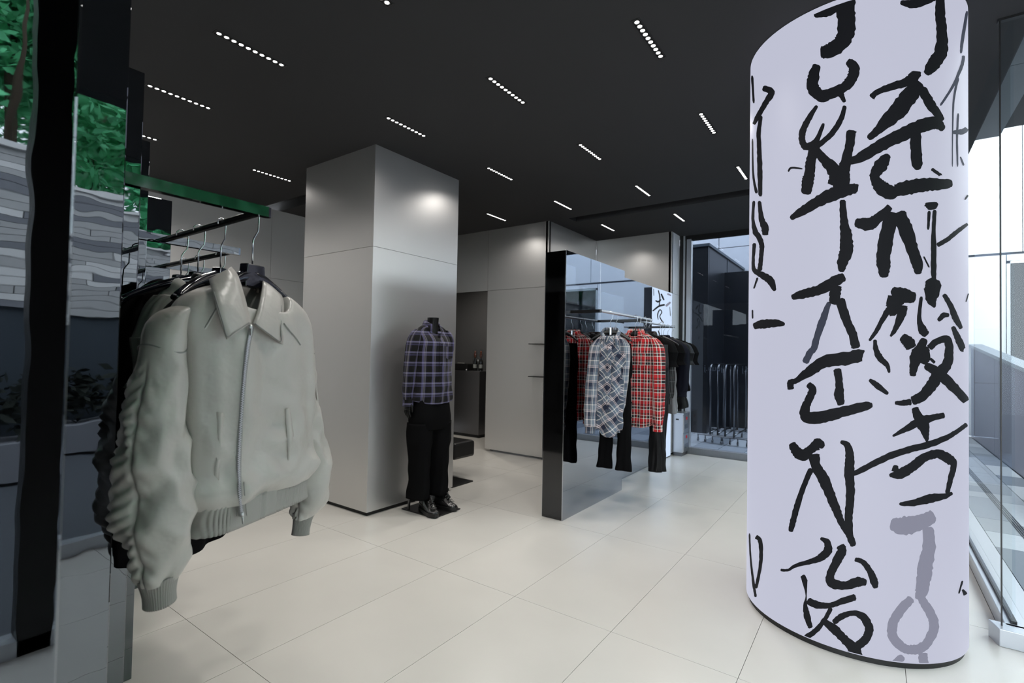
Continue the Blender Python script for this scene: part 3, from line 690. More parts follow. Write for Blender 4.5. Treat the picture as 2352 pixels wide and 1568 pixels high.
WASH = [P(Z4, (1330,90,100),(1450,110,170),(1600,80,150),(1740,10,110)), P(Z4, (1680,120,100),(1690,300,120),(1660,450,140),(1640,600,130),(1610,740,110),(1560,750,60)),
 P(Z4, (1530,780,80),(1420,900,90),(1350,1030,90),(1360,1150,90),(1450,1240,80),(1540,1260,90),(1650,1220,90),(1730,1080,90),(1720,960,90),(1640,820,80),(1600,750,60)),
 P(Z4, (1450,1320,70),(1350,1420,80),(1340,1480,80)), P(Z4, (1630,1290,80),(1640,1380,90),(1650,1480,90))]
def stroke(pts, hit, material, parent, seed, rough=.10, name='brush_stroke'):
    r2 = random.Random(seed); c = crom(pts, 7); rows = []; n = len(c); ph = r2.random() * 6
    for i, (x, y, w_) in enumerate(c):
        a = c[max(i - 1, 0)]; b = c[min(i + 1, n - 1)]
        tx, ty = b[0] - a[0], b[1] - a[1]; L = sqrt(tx * tx + ty * ty) or 1; nx, ny = -ty / L, tx / L
        e = 1.0
        if i == 0 or i == n - 1: e = .55
        j1 = 1 + rough * r2.uniform(-1, 1); j2 = 1 + rough * r2.uniform(-1, 1)
        row = [hit(x + nx * w_ * .5 * e * f, y + ny * w_ * .5 * e * f) for f in (-j1, -.33, .33, j2)]
        if any(q is None for q in row): continue
        rows.append(row)
    if len(rows) > 1: return MB().grid(rows).build(name, material, parent)
k = 0
for lst, mt, rr_ in ((WASH, 'led_wash', .0011), (GREY, 'led_greywash', .0016), (INK, 'led_ink', .0021)):
    for q in lst:
        k += 1; stroke(q, lambda x, y, r=LR + rr_ + k * 4e-6: cyl_hit(x, y, r), mt, lc, k)

# ------------------------------------------------------------------ black mirror display slabs, middle run
def arm_rail(root, a0, a1, b0, b1, z, rail_mat, arm_mat='rail_black', r=.011):
    """two flat arms reaching from the slab, one round rail between their ends"""
    for p, q in ((a0, a1), (b0, b1)):
        if p is None: continue
        d = (Vector(q) - Vector(p)).normalized(); s = Vector((-d.y, d.x)) * .011
        poly = [Vector(p) - s, Vector(q) - s] + [Vector(q) + d * .011 * sin(t) + s * -cos(t) for t in (pi / 4, pi / 2, 3 * pi / 4)] + [Vector(q) + s, Vector(p) + s]
        MB().prism([(v.x, v.y) for v in poly], z - .013, z + .013).build('arm', arm_mat, root)
    MB().tube([(a1[0], a1[1], z), (b1[0], b1[1], z)], r, 14).build('rail', rail_mat, root, 'auto')
def slab_unit(lab, x0, x1, y0, y1, h, face):
    t = thing('display_slab', lab, 'display stand', ((x0 + x1) / 2, (y0 + y1) / 2, 0), 'black mirror display slabs')
    return t
MX, MY0, MY1, MTH = -2.103, 3.689, 4.921, .198
m1 = slab_unit('black mirror slab with chrome rail in the middle, dark end facing the camera', MX - MTH, MX, MY0, MY1, 2.278, 0)
bx('core', (MX - MTH, MY0, 0), (MX - .006, MY1, 2.278), 'mirror_end', m1, .0015)
bx('mirror_face', (MX - .0055, MY0, 0.0), (MX, MY1, 2.278), 'mirror_flat', m1)
bx('trim_edge', (MX - .006, MY0 - .0015, 0), (MX + .0005, MY0 + .0015, 2.278), 'steel_edge', m1)
bx('mirror_face', (MX - MTH - .004, MY0, 0), (MX - MTH, MY1, 2.278), 'mirror_flat', m1)  # unseen back mirror, added as a reflector to brighten the steel column
arm_rail(m1, (MX, 3.74), (-1.805, 3.74), (MX, 4.90), (-1.805, 4.90), 1.755, 'rail_chrome')
M2X = -2.281
m2 = slab_unit('black mirror slab set back behind the first middle slab', M2X - MTH, M2X, MY1 + .01, 6.20, 2.278, 0)
bx('core', (M2X - MTH, MY1 + .006, 0), (M2X - .006, 6.215, 2.278), 'mirror_end', m2, .0015)
bx('mirror_face', (M2X - .0055, MY1 + .006, 0), (M2X, 6.215, 2.278), 'mirror_flat', m2)
bx('mirror_face', (M2X - MTH - .004, MY1 + .006, 0), (M2X - MTH, 6.215, 2.278), 'mirror_flat', m2)  # back mirror out of view, added as a reflector like the first slab's
arm_rail(m2, (M2X, 4.98), (-1.985, 4.98), (M2X, 6.18), (-1.985, 6.18), 1.755, 'rail_chrome')
m3 = thing('screen_panel', 'upright LED panel with calligraphy between the mirror slab and the far window', 'screen', (M2X - .1, 6.6, 0))
bx('housing', (M2X - MTH, 6.222, 0), (M2X - .004, 7.010, 2.278), 'plinth_black', m3)
bx('led_screen', (M2X - .0038, 6.222, 0.012), (M2X - .001, 7.010, 2.276), 'led_blue', m3)
def M3P(*q): return [(1240 + .1658 * x, 560 + .1658 * y, .1658 * w_) for x, y, w_ in q]
def m3hit(x, y):
    p = at(x, y, X=M2X); return p if 6.225 < p.y < 7.008 and .02 < p.z < 2.27 else None
for k, q in enumerate((M3P((1640,640,14),(1662,740,18),(1652,860,12)), M3P((1600,785,18),(1640,800,24),(1680,770,14)), M3P((1680,690,24),(1720,780,22)),
                       M3P((1562,930,18),(1650,862,24),(1730,842,26)), M3P((1640,1050,10),(1632,980,16),(1660,912,14),(1690,945,14),(1662,1010,14),(1712,1095,20)),
                       M3P((1800,870,8),(1808,1000,8)), M3P((1556,620,8),(1562,800,8)), M3P((1576,620,8),(1580,720,8)), M3P((1640,1200,16),(1660,1260,18)), M3P((1700,2900,10),(1712,2990,14)))):
    stroke(q, m3hit, 'led_ink', m3, 300 + k)
for k, q in enumerate((M3P((1765,690,26),(1820,715,18)), M3P((1745,862,30),(1810,805,26)))): stroke(q, m3hit, 'led_wash', m3, 330 + k)

# ------------------------------------------------------------------ black mirror slabs in echelon on the left
ARMZ = 1.755
names = ('nearest the camera at the left edge', 'second from the left edge, carrying the grey jacket rail', 'third in the left run', 'fourth in the left run', 'last of the left run against the far wall')
SX = lambda k: -.66 - .622 * k
SY = lambda k: .15 + .2225 * k
e5 = at(396, 462, Z=2.278)
for k in range(5):
    X, Y = SX(k), SY(k)
    if k == 4: X, Y = e5.x, e5.y
    t = slab_unit('black mirror display slab, ' + names[k], X - .6, X, Y - .2, Y, 2.278, 0)
    bx('core', (X - .58, Y - .20, 0), (X, Y, 2.278), 'mirror_black', t, .0025)
    if 0 < k < 4:
        nxt = SX(k + 1) if k < 3 else X - .60
        d = MB().prism([(X, Y - .001), (X, Y + .31)] + [(X - .011 + .011 * cos(a), Y + .31 + .011 * sin(a)) for a in (pi / 4, pi / 2, 3 * pi / 4)] + [(X - .022, Y + .31), (X - .022, Y - .001)], ARMZ - .012, ARMZ + .014)
        d.build('arm', 'mirror_end' if k == 1 else 'mirror_black', t)  # first arm darker, its dark reflection is put into the colour
        MB().tube([(X - .02, Y + .298, ARMZ), (nxt, Y + .298, ARMZ)], .0095, 14).build('rail', 'rail_black', t, 'auto')

# ------------------------------------------------------------------ ceiling downlights: ten cells in a slim recess, each lamp with its own beam
def downlight():
    t = thing('ceiling_light', 'x', 'ceiling light', (0, 0, CEIL), 'recessed linear ceiling lights')
    L, Wd = .405, .040
    mb = MB()
    mb.box((-Wd / 2 - .004, -L / 2 - .006, -.003), (-Wd / 2, L / 2 + .006, .0)); mb.box((Wd / 2, -L / 2 - .006, -.003), (Wd / 2 + .004, L / 2 + .006, .0))
    mb.box((-Wd / 2, -L / 2 - .006, -.003), (Wd / 2, -L / 2, .0)); mb.box((-Wd / 2, L / 2, -.003), (Wd / 2, L / 2 + .006, .0))
    mb.build('frame', 'lamp_frame', t, local=True)
    bx_ = MB().box((-Wd / 2, -L / 2, -.001), (Wd / 2, L / 2, -.0002)); bx_.build('baffle', 'slot_black', t, local=True)
    for k in range(10):
        y = -L / 2 + L * (k + .5) / 10
        rows = [[(r * cos(a) * .9, y + r * sin(a), z) for a in [2 * pi * q / 12 for q in range(12)]] for r, z in ((.0175, -.0025), (.013, -.0012))]
        c = MB().grid(rows, True).build('reflector', 'lamp_reflector', t, local=True)
        MB().lathe([(.0115, -.0022), (.0115, -.0016)], (0, y, 0), 12).build('led_lens', 'lamp_glow', c, local=True)
    return t
def lamp_light(p):
    ld = bpy.data.lights.new('downlight_beam', 'SPOT'); ld.energy = LAMP_W; ld.spot_size = rad(152); ld.spot_blend = .9; ld.shadow_soft_size = .06; ld.color = (1.0, .955, .91)
    o = bpy.data.objects.new('downlight_beam', ld); COL.objects.link(o); o.location = (p[0], p[1], CEIL - .02)
    return o
proto = downlight()
GXS = {-1.01: 'fifth from the left', -1.99: 'fourth from the left', -2.97: 'third from the left', -3.96: 'second from the left', -4.95: 'first from the left', -5.75: 'unseen, added to light the left steel wall'}
ROWS = {1.45: 'nearest row', 2.66: 'second row', 3.88: 'third row', 5.11: 'fourth row', 6.35: 'row by the far window'}
spots = [(-2.97, 1.45), (-3.96, 1.45), (-4.95, 1.45), (-4.95, 2.66), (-2.97, 2.66), (-1.99, 2.66), (-1.01, 2.66), (-1.01, 3.88), (-1.99, 3.88), (-2.97, 3.88),
         (-1.99, 5.11), (-1.01, 5.11), (-2.97, 5.11), (-3.96, 5.11), (-1.99, 6.35), (-2.97, 6.35), (-1.99, 1.45), (-1.01, 1.45), (-5.75, 1.45), (-5.75, .25)]  # last three unseen, added to light the jacket sleeve and the left wall
lamps = []
for i, (x, y) in enumerate(spots):
    lab = 'linear ceiling light, %s, %s' % (ROWS.get(y, 'row over the viewer'), GXS[x])
    o = proto if i == 0 else dup(proto, (x, y, CEIL), lab)
    o.location = (x, y, CEIL - .0005); o['label'] = lab
    lamps.append(o)
for o in lamps:
    b = lamp_light((0, 0)); b.parent = o; b.location = (0, 0, -.02)

# ------------------------------------------------------------------ garments
class Fr:
    """upright garment frame: s across the shoulders, n out of the front, z up (world height)"""
    def __init__(f, x, y, ang):
        f.o = Vector((x, y, 0)); f.es = Vector((cos(ang), sin(ang), 0)); f.en = Vector((sin(ang), -cos(ang), 0))
    def __call__(f, s, n, z): return f.o + f.es * s + f.en * n + Vector((0, 0, z))
    def at(f, px, py, n):
        d = ray(px, py); p0 = f.o + f.en * n; t = (p0 - CAMP).dot(f.en) / d.dot(f.en); p = CAMP + d * t; q = p - f.o
        return (q.dot(f.es), n, p.z)

def vloft(fr, secs, N=44, sub=6, e=2.2, fold=None, cap=(False, False), u0=0.0):
    """cloth tube from horizontal sections (z, s, n, rs, rn); fold(theta, z, s) pushes the surface in or out"""
    ss = crom(secs, sub); rows = []; uvs = []
    rm = max(q[3] for q in secs)
    for (z, s, n, rs, rn) in ss:
        row = []; uv = []
        for k in range(N + 1):
            th = 2 * pi * k / N; c, sn = cos(th), sin(th)
            ds = rs * math.copysign(abs(c) ** (2 / e), c); dn = rn * math.copysign(abs(sn) ** (2 / e), sn)
            dz = 0
            if fold:
                r = fold(th, z, ds)
                if isinstance(r, tuple): r, dz = r
                l = sqrt((c / max(rs, .004)) ** 2 + (sn / max(rn, .004)) ** 2); ds += r * (c / max(rs, .004)) / l; dn += r * (sn / max(rn, .004)) / l
            row.append(fr(s + ds, n + dn, z + dz))
            a = th if th <= pi else 2 * pi - th
            uv.append((u0 + (-c) * rm * (1.0) + (.0 if th <= pi else .03), z))
        rows.append(row); uvs.append(uv)
    mb = MB(); mb.grid(rows, False, uv=uvs)
    n1 = N + 1
    if cap[0]: mb.f.append(tuple(range(N)))
    if cap[1]: mb.f.append(tuple((len(rows) - 1) * n1 + j for j in range(N)))
    return mb

def hanger(fr, railz, lab, half=.20, block=1.0, drop=.135, gloss='hanger_matte', grp='hangers on the middle rails', tagc=None, n0=0.0):
    zt = railz - drop
    p = fr(0, n0, 0)
    t = thing('hanger', lab, 'hanger', (p.x, p.y, zt), grp)
    hook = [fr(0, n0, zt)] + [fr(0, n0, zt + drop * .60), fr(-.012, n0, zt + drop * .66), fr(-.020, n0, zt + drop * .80)]
    R = .019; cz = railz + .0
    # the hook rises beside the rail and turns over it, in the plane across the rail
    hook = [fr(0, n0, zt), fr(0, n0, zt + drop * .50), fr(.004, n0, zt + drop * .56), fr(.017, n0, zt + drop * .70)]
    for a in (0, 30, 60, 90, 120, 150, 185):
        hook.append(fr(R * cos(rad(a)), n0, cz + R * sin(rad(a)) - .004))
    MB().tube(hook, .0021, 7).build('hook', 'chrome', t, True)
    # shoulder bar: flat moulded bow
    rows = []
    for q in range(-12, 13):
        u = q / 12; au = abs(u)
        z = zt - .012 - .085 * au ** 1.45; hgt = .040 * (1 - .62 * au ** .8) + (.012 if au < .12 else 0); th = .016 * (1 - .25 * au)
        n = n0 + .028 * au * au
        rows.append([fr(u * half, n + th * cos(a), z - hgt * .25 + hgt * .55 * sin(a)) for a in [2 * pi * w_ / 10 for w_ in range(10)]])
    MB().grid(rows, True, True, True).build('shoulder_bar', gloss, t, True)
    B = block
    a = [fr(-.026 * B, n0 - .012, zt - .038 * B), fr(.026 * B, n0 - .012, zt - .038 * B), fr(.021 * B, n0 - .012, zt + .006), fr(-.021 * B, n0 - .012, zt + .006)]
    MB().slab_poly(a, fr.en * .026).build('centre_block', gloss, t, bevel=.003)
    if tagc:
        a = [fr(-.006, n0 + .016, zt - .05), fr(.008, n0 + .016, zt - .05), fr(.008, n0 + .016, zt + .012), fr(-.006, n0 + .016, zt + .012)]
        MB().slab_poly(a, fr.en * .002).build('size_tag', tagc, t)
    return t

def collar(fr, zb, a, b, h, fall, tip, n0=0.0, phi0=.25, spread=.30, mat_='black_cloth', parent=None, lift=0.0, vdrop=.035):
    """shirt collar: stands up behind, folds over, two points in front (front = +n)"""
    rows = [[], [], [], []]; uv = [[], [], [], []]; M = 28
    for i in range(M + 1):
        t = -1 + 2 * i / M; ph = pi / 2 + (pi - phi0) * t        # angle from +s; front at pi/2, t=+-1 near the front opening after going round the back
        ph = -pi / 2 + (pi - phi0) * t
        c, s_ = cos(ph), sin(ph); fr_ = (s_ + 1) / 2               # 0 at back, 1 at front
        zz = zb - vdrop * fr_ ** 2 + lift
        drop = fall + (tip - fall) * max(0, abs(t) - .55) / .45
        ex = 1 + spread * .5 + .25 * max(0, abs(t) - .6)
        for k, (rr_, z) in enumerate(((1.0, zz), (1.02, zz + h), (1.16, zz + h - .004), (ex * 1.22, zz + h - drop))):
            rows[k].append(fr(a * c * rr_, n0 + b * s_ * rr_, z)); uv[k].append((t * .2, z))
    return MB().grid(rows, uv=uv).build('collar', mat_, parent, True, solid=.003)

def mkfold(seed, amp=.010, zr=(0.7, 1.6), nf=5):
    r2 = random.Random(seed); ph = [r2.random() * 6.28 for _ in range(6)]
    def f(th, z, s):
        low = 1 - sstep(zr[0], zr[1], z)
        return amp * (.35 + low) * sin(nf * th + ph[0] + 1.2 * sin(z * 5 + ph[1])) + amp * .5 * sin((nf * 2 + 1) * th + ph[2] + z * 9) + amp * .4 * sin(z * 38 + 3 * th + ph[3]) * (.3 + low)
    return f

def shirt(name, lab, cat, fr, zt, mt, W=.215, L=.80, sl=.62, mat_sl=None, wa=.17, depth=.065, sleeve_w=.062, coll=True, placket=True, grp=None, seed=1, slS=(0, 0), slN=(0, 0), flare=1.05,
          short=False, cuff=True, pocket=False, root=None, hemdip=.03, slz=(0, 0), nbtn=6, topn=0.0, vneck=.050):
    """zt = height of the neck on the hanger; W half shoulder; L length; sl sleeve length"""
    p = fr(0, 0, 0)
    t = root or thing(name, lab, cat, (p.x, p.y, zt - L), grp)
    zs = zt - .075; mat_sl = mat_sl or mt
    f = mkfold(seed)
    def fold(th, z, s):
        dz = -hemdip * abs(cos(th)) ** 2 * 0
        if z < zt - L + .06: dz = hemdip * (abs(cos(th)) ** 3) * (1 - (z - (zt - L)) / .06)
        dz -= vneck * max(0.0, sin(th)) ** 2 * sstep(zt - .05, zt, z)
        return f(th, z, s) * sstep(zt, zt - .12, z), dz
    secs = [(zt, 0, topn, .062, .050), (zt - .012, 0, topn, .085, .052), (zt - .045, 0, topn * .7, W * .78, .045), (zs - .01, 0, 0, W * .94, .050), (zt - .16, 0, 0, W * .93, depth), (zt - .26, 0, 0, wa, depth * 1.05),
            (zt - L * .7, 0, 0, wa * 1.0, depth * 1.05), (zt - L + .06, 0, 0, wa * flare, depth * 1.05), (zt - L, 0, 0, wa * flare, depth)]
    vloft(fr, secs, 60, 6, 2.3, fold).build('body', mt, t, True, solid=.003)
    for i, sd in enumerate((-1, 1)):
        f2 = mkfold(seed * 7 + i, .007, (.6, 1.5), 3)
        sw = sleeve_w; dS, dN, dz = slS[i], slN[i], slz[i]
        ln = .24 if short else sl
        ss = [(zs + .020, sd * (W - .035), 0, .018, .032), (zs - .02, sd * (W - .012), 0, sw * .75, sw * .85), (zs - .10, sd * (W + .006) + dS * .15, dN * .1, sw, sw * 1.05), (zs - ln * .45, sd * (W + .012) + dS * .5, dN * .45, sw * .95, sw),
              (zs - ln * .80, sd * (W + .008) + dS * .85, dN * .9, sw * .80, sw * .85), (zs - ln + .055 + dz, sd * W + dS, dN, sw * .72, sw * .75)]
        if short: ss[-1] = (zs - ln, sd * (W + .02) + dS, dN, sw * 1.0, sw)
        o = vloft(fr, ss, 30, 6, 2.0, f2).build('sleeve', mat_sl, t, True, solid=.003)
        if cuff and not short:
            z0 = zs - ln + .058 + dz
            vloft(fr, [(z0, sd * W + dS, dN, sw * .74, sw * .78), (z0 - .03, sd * W + dS, dN, sw * .72, sw * .76), (z0 - .06, sd * W + dS * 1.02, dN, sw * .74, sw * .78)], 26, 3, 2.0).build('cuff', mat_sl, o, True, solid=.003)
    if coll: collar(fr, zt - .002, .062, .054, .032, .040, .085, n0=topn, mat_=mat_sl, parent=t, phi0=.55, vdrop=vneck * .9)
    if placket:
        rows = []; uv = []
        zz = [zt - .02 - vneck - (L - .04 - vneck) * q / 24 for q in range(25)]
        for z in zz:
            dn = depth * (1.06 if z < zt - .16 else .78) + .010
            rows.append([fr(s_, dn + (.0 if abs(s_) < .012 else -.004), z) for s_ in (-.017, -.012, .012, .017)]); uv.append([(s_ + .03, z) for s_ in (-.017, -.012, .012, .017)])
        pk = MB().grid(rows, uv=uv).build('placket', mt, t, True, solid=.002)
        for q in range(nbtn):
            z = zt - .045 - vneck - (L - .13 - vneck) * q / (nbtn - 1)
            dn = depth * (1.06 if z < zt - .16 else .78) + .011
            MB().tube([fr(0, dn, z), fr(0, dn + .003, z)], .0055, 10).build('button', 'button_black', pk)
    if pocket:
        a = [fr(.045, depth * 1.05 + .010, zt - .20), fr(.135, depth * .95 + .008, zt - .20), fr(.135, depth * .95 + .008, zt - .30), fr(.09, depth * 1.0 + .010, zt - .315), fr(.045, depth * 1.05 + .010, zt - .30)]
        pm = MB().slab_poly(a, fr.en * .003); pm.uv = [((q - fr.o).dot(fr.es), q.z) for q in pm.v]; pm.build('pocket', mt, t)
    return t

def trousers(name, lab, fr, zt, zb, mt, hw=.17, leg=.085, hemw=.09, gap=.095, grp=None, root=None, dep=.05, seed=3, spread=0.0):
    p = fr(0, 0, 0); t = root or thing(name, lab, 'trousers', (p.x, p.y, zb), grp)
    f = mkfold(seed, .007, (zb, zt), 3)
    vloft(fr, [(zt, 0, 0, hw * .9, dep), (zt - .06, 0, 0, hw * .93, dep * 1.1), (zt - .20, 0, 0, hw, dep * 1.3), (zt - .30, 0, 0, hw * .98, dep * 1.1)], 44, 5, 2.4, f).build('waist', mt, t, True, solid=.003)
    for sd in (-1, 1):
        vloft(fr, [(zt - .24, sd * gap * .9, 0, leg * 1.0, dep * 1.05), (zt - .40, sd * gap, 0, leg * .95, dep), ((zt + zb) / 2 - .05, sd * (gap + spread * .5), 0, leg * .82, dep * .9), (zb + .16, sd * (gap + spread * .8), 0, hemw * .82, dep * .9), (zb, sd * (gap + spread), 0, hemw, dep)], 30, 6, 2.2, f).build('leg', mt, t, True, solid=.003)
    return t

RZ = 1.755
# --- first middle rail
def m_item(y, ang=0.0, x=-1.805): return Fr(x, y, ang)
ft = m_item(3.985, rad(20), -1.825)
hanger(ft, RZ, 'black hanger with a pale size tag holding the blue and white checked shirt', tagc='steel_edge', half=.17)
shirt('checked_shirt', 'long blue grey and white checked shirt with open collar on the chrome rail', 'shirt', ft, 1.605, 'plaid_blue', W=.112, L=.90, sl=.80, mat_sl='plaid_blue_straight', wa=.104, depth=.070, sleeve_w=.055,
      grp='checked shirts on the middle rail', seed=4, slS=(-.045, -.05), slN=(.05, -.10), vneck=.11, flare=1.0, hemdip=.10, pocket=True)
fp = m_item(4.13, rad(0), -1.840)
hanger(fp, RZ, 'black hanger holding the flared black trousers behind the checked shirt', half=.16)
trousers('flared_trousers', 'black flared trousers hanging below the blue checked shirt', fp, 1.50, .40, 'black_cloth', hw=.15, leg=.070, hemw=.068, gap=.072, grp='black trousers on the middle rail', spread=.018)
fr_ = m_item(4.42, rad(4), -1.775)
hanger(fr_, RZ, 'black hanger with a silver tag holding the red checked shirt', tagc='steel_edge', half=.18)
shirt('checked_shirt', 'red black and white checked shirt with buttoned collar on the chrome rail', 'shirt', fr_, 1.615, 'plaid_red', W=.195, L=.87, sl=.81, wa=.180, depth=.062, sleeve_w=.056, grp='checked shirts on the middle rail', seed=9,
      slS=(.0, .035), slN=(.02, .06), flare=1.0, pocket=True)
f5 = m_item(4.565, rad(12), -1.80)
hanger(f5, RZ, 'black hanger holding the slim black trousers behind the red shirt', half=.17)
fq = Fr(-1.60, 4.56, rad(70))
trousers('slim_trousers', 'long slim black trousers hanging past the red checked shirt hem', fq, 1.50, .34, 'black_satin', hw=.10, leg=.085, hemw=.060, gap=.030, grp='black trousers on the middle rail', dep=.055, seed=8)
f6 = m_item(4.69, rad(2), -1.79)
hanger(f6, RZ, 'black hanger holding the short sleeved black shirt behind the red shirt', half=.19)
shirt('tee_shirt', 'black short sleeved shirt with a white side label behind the red shirt', 'shirt', f6, 1.61, 'black_cloth', W=.225, L=.72, short=True, coll=False, placket=False, wa=.20, grp='black tops on the rails', seed=12, sleeve_w=.085)
f7 = m_item(4.83, rad(-3), -1.80)
hanger(f7, RZ, 'black hanger at the far end of the first chrome rail', half=.18)
shirt('checked_shirt', 'dark checked shirt at the far end of the first chrome rail', 'shirt', f7, 1.61, 'plaid_dark', W=.19, L=.74, sl=.60, wa=.17, grp='checked shirts on the middle rail', seed=14)
# --- second middle rail
def m2_item(y, ang=0.0, x=-1.985): return Fr(x, y, ang)
items = [(5.24, 'tee', 'black_cloth', .62, 'black short sleeved top first on the second chrome rail'), (5.48, 'skirt', 'grey_satin', .50, 'grey satin skirt clipped to its hanger on the second chrome rail'),
         (5.64, 'tee', 'black_cloth', .70, 'long black top beside the grey satin skirt'), (5.80, 'shirt', 'navy_cloth', .66, 'dark navy shirt in the middle of the second chrome rail'),
         (5.95, 'tee', 'black_satin', .84, 'longest black dress on the second chrome rail'), (6.10, 'tee', 'black_cloth', .66, 'wide black top at the far end of the second chrome rail')]
for k, (y, kind, mt, L, lab) in enumerate(items):
    f = m2_item(y, rad((2, -4, 3, 0, 5, 8)[k]), (-2.0, -1.90, -1.985, -1.985, -1.985, -1.985)[k])
    hanger(f, RZ, 'hanger for the ' + lab, half=.205 if k < 5 else .23)
    if kind == 'skirt':
        p = f(0, 0, 0); t = thing('satin_skirt', lab, 'skirt', (p.x, p.y, 1.46 - L), 'skirts')
        vloft(f, [(1.46, 0, .02, .145, .035), (1.42, 0, .02, .15, .04), (1.2, 0, .02, .165, .05), (.96 - .15, 0, .02, .185, .055), (.79, 0, .02, .185, .055)], 50, 6, 2.3, mkfold(33, .012, (.8, 1.5), 6)).build('body', mt, t, True, solid=.003)
        vloft(f, [(1.475, 0, .02, .146, .037), (1.44, 0, .02, .149, .040)], 40, 2, 2.3).build('waistband', mt, t, True, solid=.003)
        for sd in (-1, 1):
            MB().slab_poly([f(sd * .10 - .012, .055, 1.44), f(sd * .10 + .012, .055, 1.44), f(sd * .10 + .012, .055, 1.50), f(sd * .10 - .012, .055, 1.50)], f.en * .008).build('clip', 'chrome', t)
        MB().tube([f(-.12, .03, 1.50), f(.12, .03, 1.50)], .004, 8).build('clip_bar', 'chrome', t, True)
        MB().tube([f(-.12, .03, 1.50), f(-.13, .02, 1.535), f(-.05, .01, 1.58)], .003, 6).build('clip_wire', 'chrome', t, True)
    else:
        shirt('black_shirt', lab, 'top', f, 1.612, mt, W=.215 + .01 * (k == 5) - .03 * (k == 0), L=L, short=(kind == 'tee'), sl=.60, coll=(kind == 'shirt'), placket=(kind == 'shirt'), wa=.19 + .015 * (k == 4), flare=1.2 if k == 4 else 1.08, grp='black tops on the rails', seed=40 + k, sleeve_w=.078, depth=.048)

# --- left rails behind the jacket
HG = 'hangers on the left rails'
YR1, YR2, YR3 = SY(1) + .298, SY(2) + .298, SY(3) + .298
def l_item(x, y, ang): return Fr(x, y, ang)
a0 = rad(98)
fa = l_item(-1.515, YR1, rad(124)); hanger(fa, ARMZ, 'glossy black hanger showing bare behind the grey jacket shoulder', half=.22, gloss='hanger_gloss', grp=HG)
p = fa(0, 0, 0)
shirt('black_jacket', 'black jacket hanging directly behind the grey bomber jacket', 'jacket', fa, 1.575, 'black_satin', W=.165, L=.62, sl=.52, wa=.15, grp='black clothes on the left rails', seed=51, depth=.05, sleeve_w=.055, slN=(-.03, -.02))
fbb = l_item(-1.66, YR1, rad(100)); hanger(fbb, ARMZ, 'glossy black hanger third on the front left rail', half=.22, gloss='hanger_gloss', grp=HG)
shirt('sleeveless_vest', 'pale grey sleeveless top on the front left rail', 'top', fbb, 1.60, 'oat_cloth', W=.125, L=.62, short=True, coll=False, placket=False, wa=.12, grp='light tops on the left rails', seed=53, depth=.045, sleeve_w=.035)
fc_ = l_item(-1.78, YR1, rad(98)); hanger(fc_, ARMZ, 'glossy black hanger last on the front left rail', half=.18, gloss='hanger_gloss', grp=HG)
shirt('black_coat', 'long black coat last on the front left rail', 'coat', fc_, 1.605, 'black_cloth', W=.155, L=.86, sl=.60, wa=.15, sleeve_w=.05, grp='black clothes on the left rails', seed=55, depth=.045, coll=False, placket=False, slS=(-.02, .02))
for k, (x, mt, lab, L) in enumerate(((-2.02, 'black_cloth', 'black shirt first on the second left rail', .76), (-2.20, 'print_cloth', 'white tee with a black print, its hem showing below the grey jacket', .98), (-2.34, 'black_cloth', 'black top last on the second left rail', .7))):
    f = l_item(x, YR2, rad(96 + 3 * k)); hanger(f, ARMZ, 'hanger for the ' + lab, half=.21, gloss='hanger_gloss', grp=HG)
    shirt('black_shirt' if k != 1 else 'printed_tee', lab, 'top', f, 1.61, mt, W=.21, L=L, short=(k == 1), sl=.58, wa=.19, coll=(k == 0), placket=(k == 0), grp='tops on the second left rail', seed=60 + k, depth=.045)
for k, (x, lab) in enumerate(((-2.66, 'black top first on the third left rail'), (-2.82, 'black top last on the third left rail'))):
    f = l_item(x, YR3, rad(97)); hanger(f, ARMZ, 'hanger for the ' + lab, half=.21, gloss='hanger_gloss', grp=HG)
    shirt('black_shirt', lab, 'top', f, 1.61, 'black_cloth', W=.20, L=.66, short=True, coll=False, placket=False, wa=.18, grp='tops on the third left rail', seed=70 + k, depth=.045)

# ------------------------------------------------------------------ the grey bomber jacket
JF = Fr(-1.33, .668, rad(111.7))
hanger(JF, ARMZ, 'glossy black hanger holding the grey bomber jacket', half=.150, block=1.45, drop=.142, gloss='hanger_gloss', grp=HG)
jk = thing('bomber_jacket', 'light grey satin bomber jacket with wide collar and front zip on the left rail', 'jacket', (-1.33, .668, .93))
def crease(a, b, c):
    v = mnoise.noise(Vector((a, b, c))); return .35 - abs(v) * 1.6
def jfold(th, z, s):
    # soft lengthwise folds, gathers beside the zip, a puff above the hem band
    front = max(0.0, sin(th)); r = 0
    r += .0035 * front * sin(th * 11 + z * 5) * (1 - sstep(1.3, 1.5, z))
    r += .0040 * front * sin(z * 66 + s * 40) * math.exp(-((s + .02) / .05) ** 2) * (1 - sstep(1.24, 1.40, z))
    r += .0060 * front * sin(z * 34 - s * 26 + 1.0) * (1 - sstep(1.08, 1.28, z))
    r += .0060 * front * sin(s * 42 + 1.0 * sin(z * 7)) * sstep(1.15, 1.3, z) * (1 - sstep(1.45, 1.52, z))
    r += .014 * math.exp(-((z - 1.068) / .030) ** 2)
    r += crease(s * 9 + .3, z * 15, 1.7) * .013 * front * (1 - .75 * sstep(1.12, 1.4, z))
    return r * sstep(1.56, 1.46, z)
JS = [(1.565, .0, -.005, .060, .045), (1.553, -.002, -.003, .095, .048), (1.535, -.006, .0, .145, .052), (1.51, -.010, .004, .188, .056), (1.48, -.012, .006, .208, .062), (1.44, -.010, .008, .210, .068), (1.38, -.006, .01, .206, .074), (1.28, -.004, .012, .204, .080), (1.18, -.004, .012, .204, .084),
      (1.10, -.004, .012, .204, .088), (1.055, -.006, .012, .198, .086), (1.034, -.008, .012, .186, .078)]
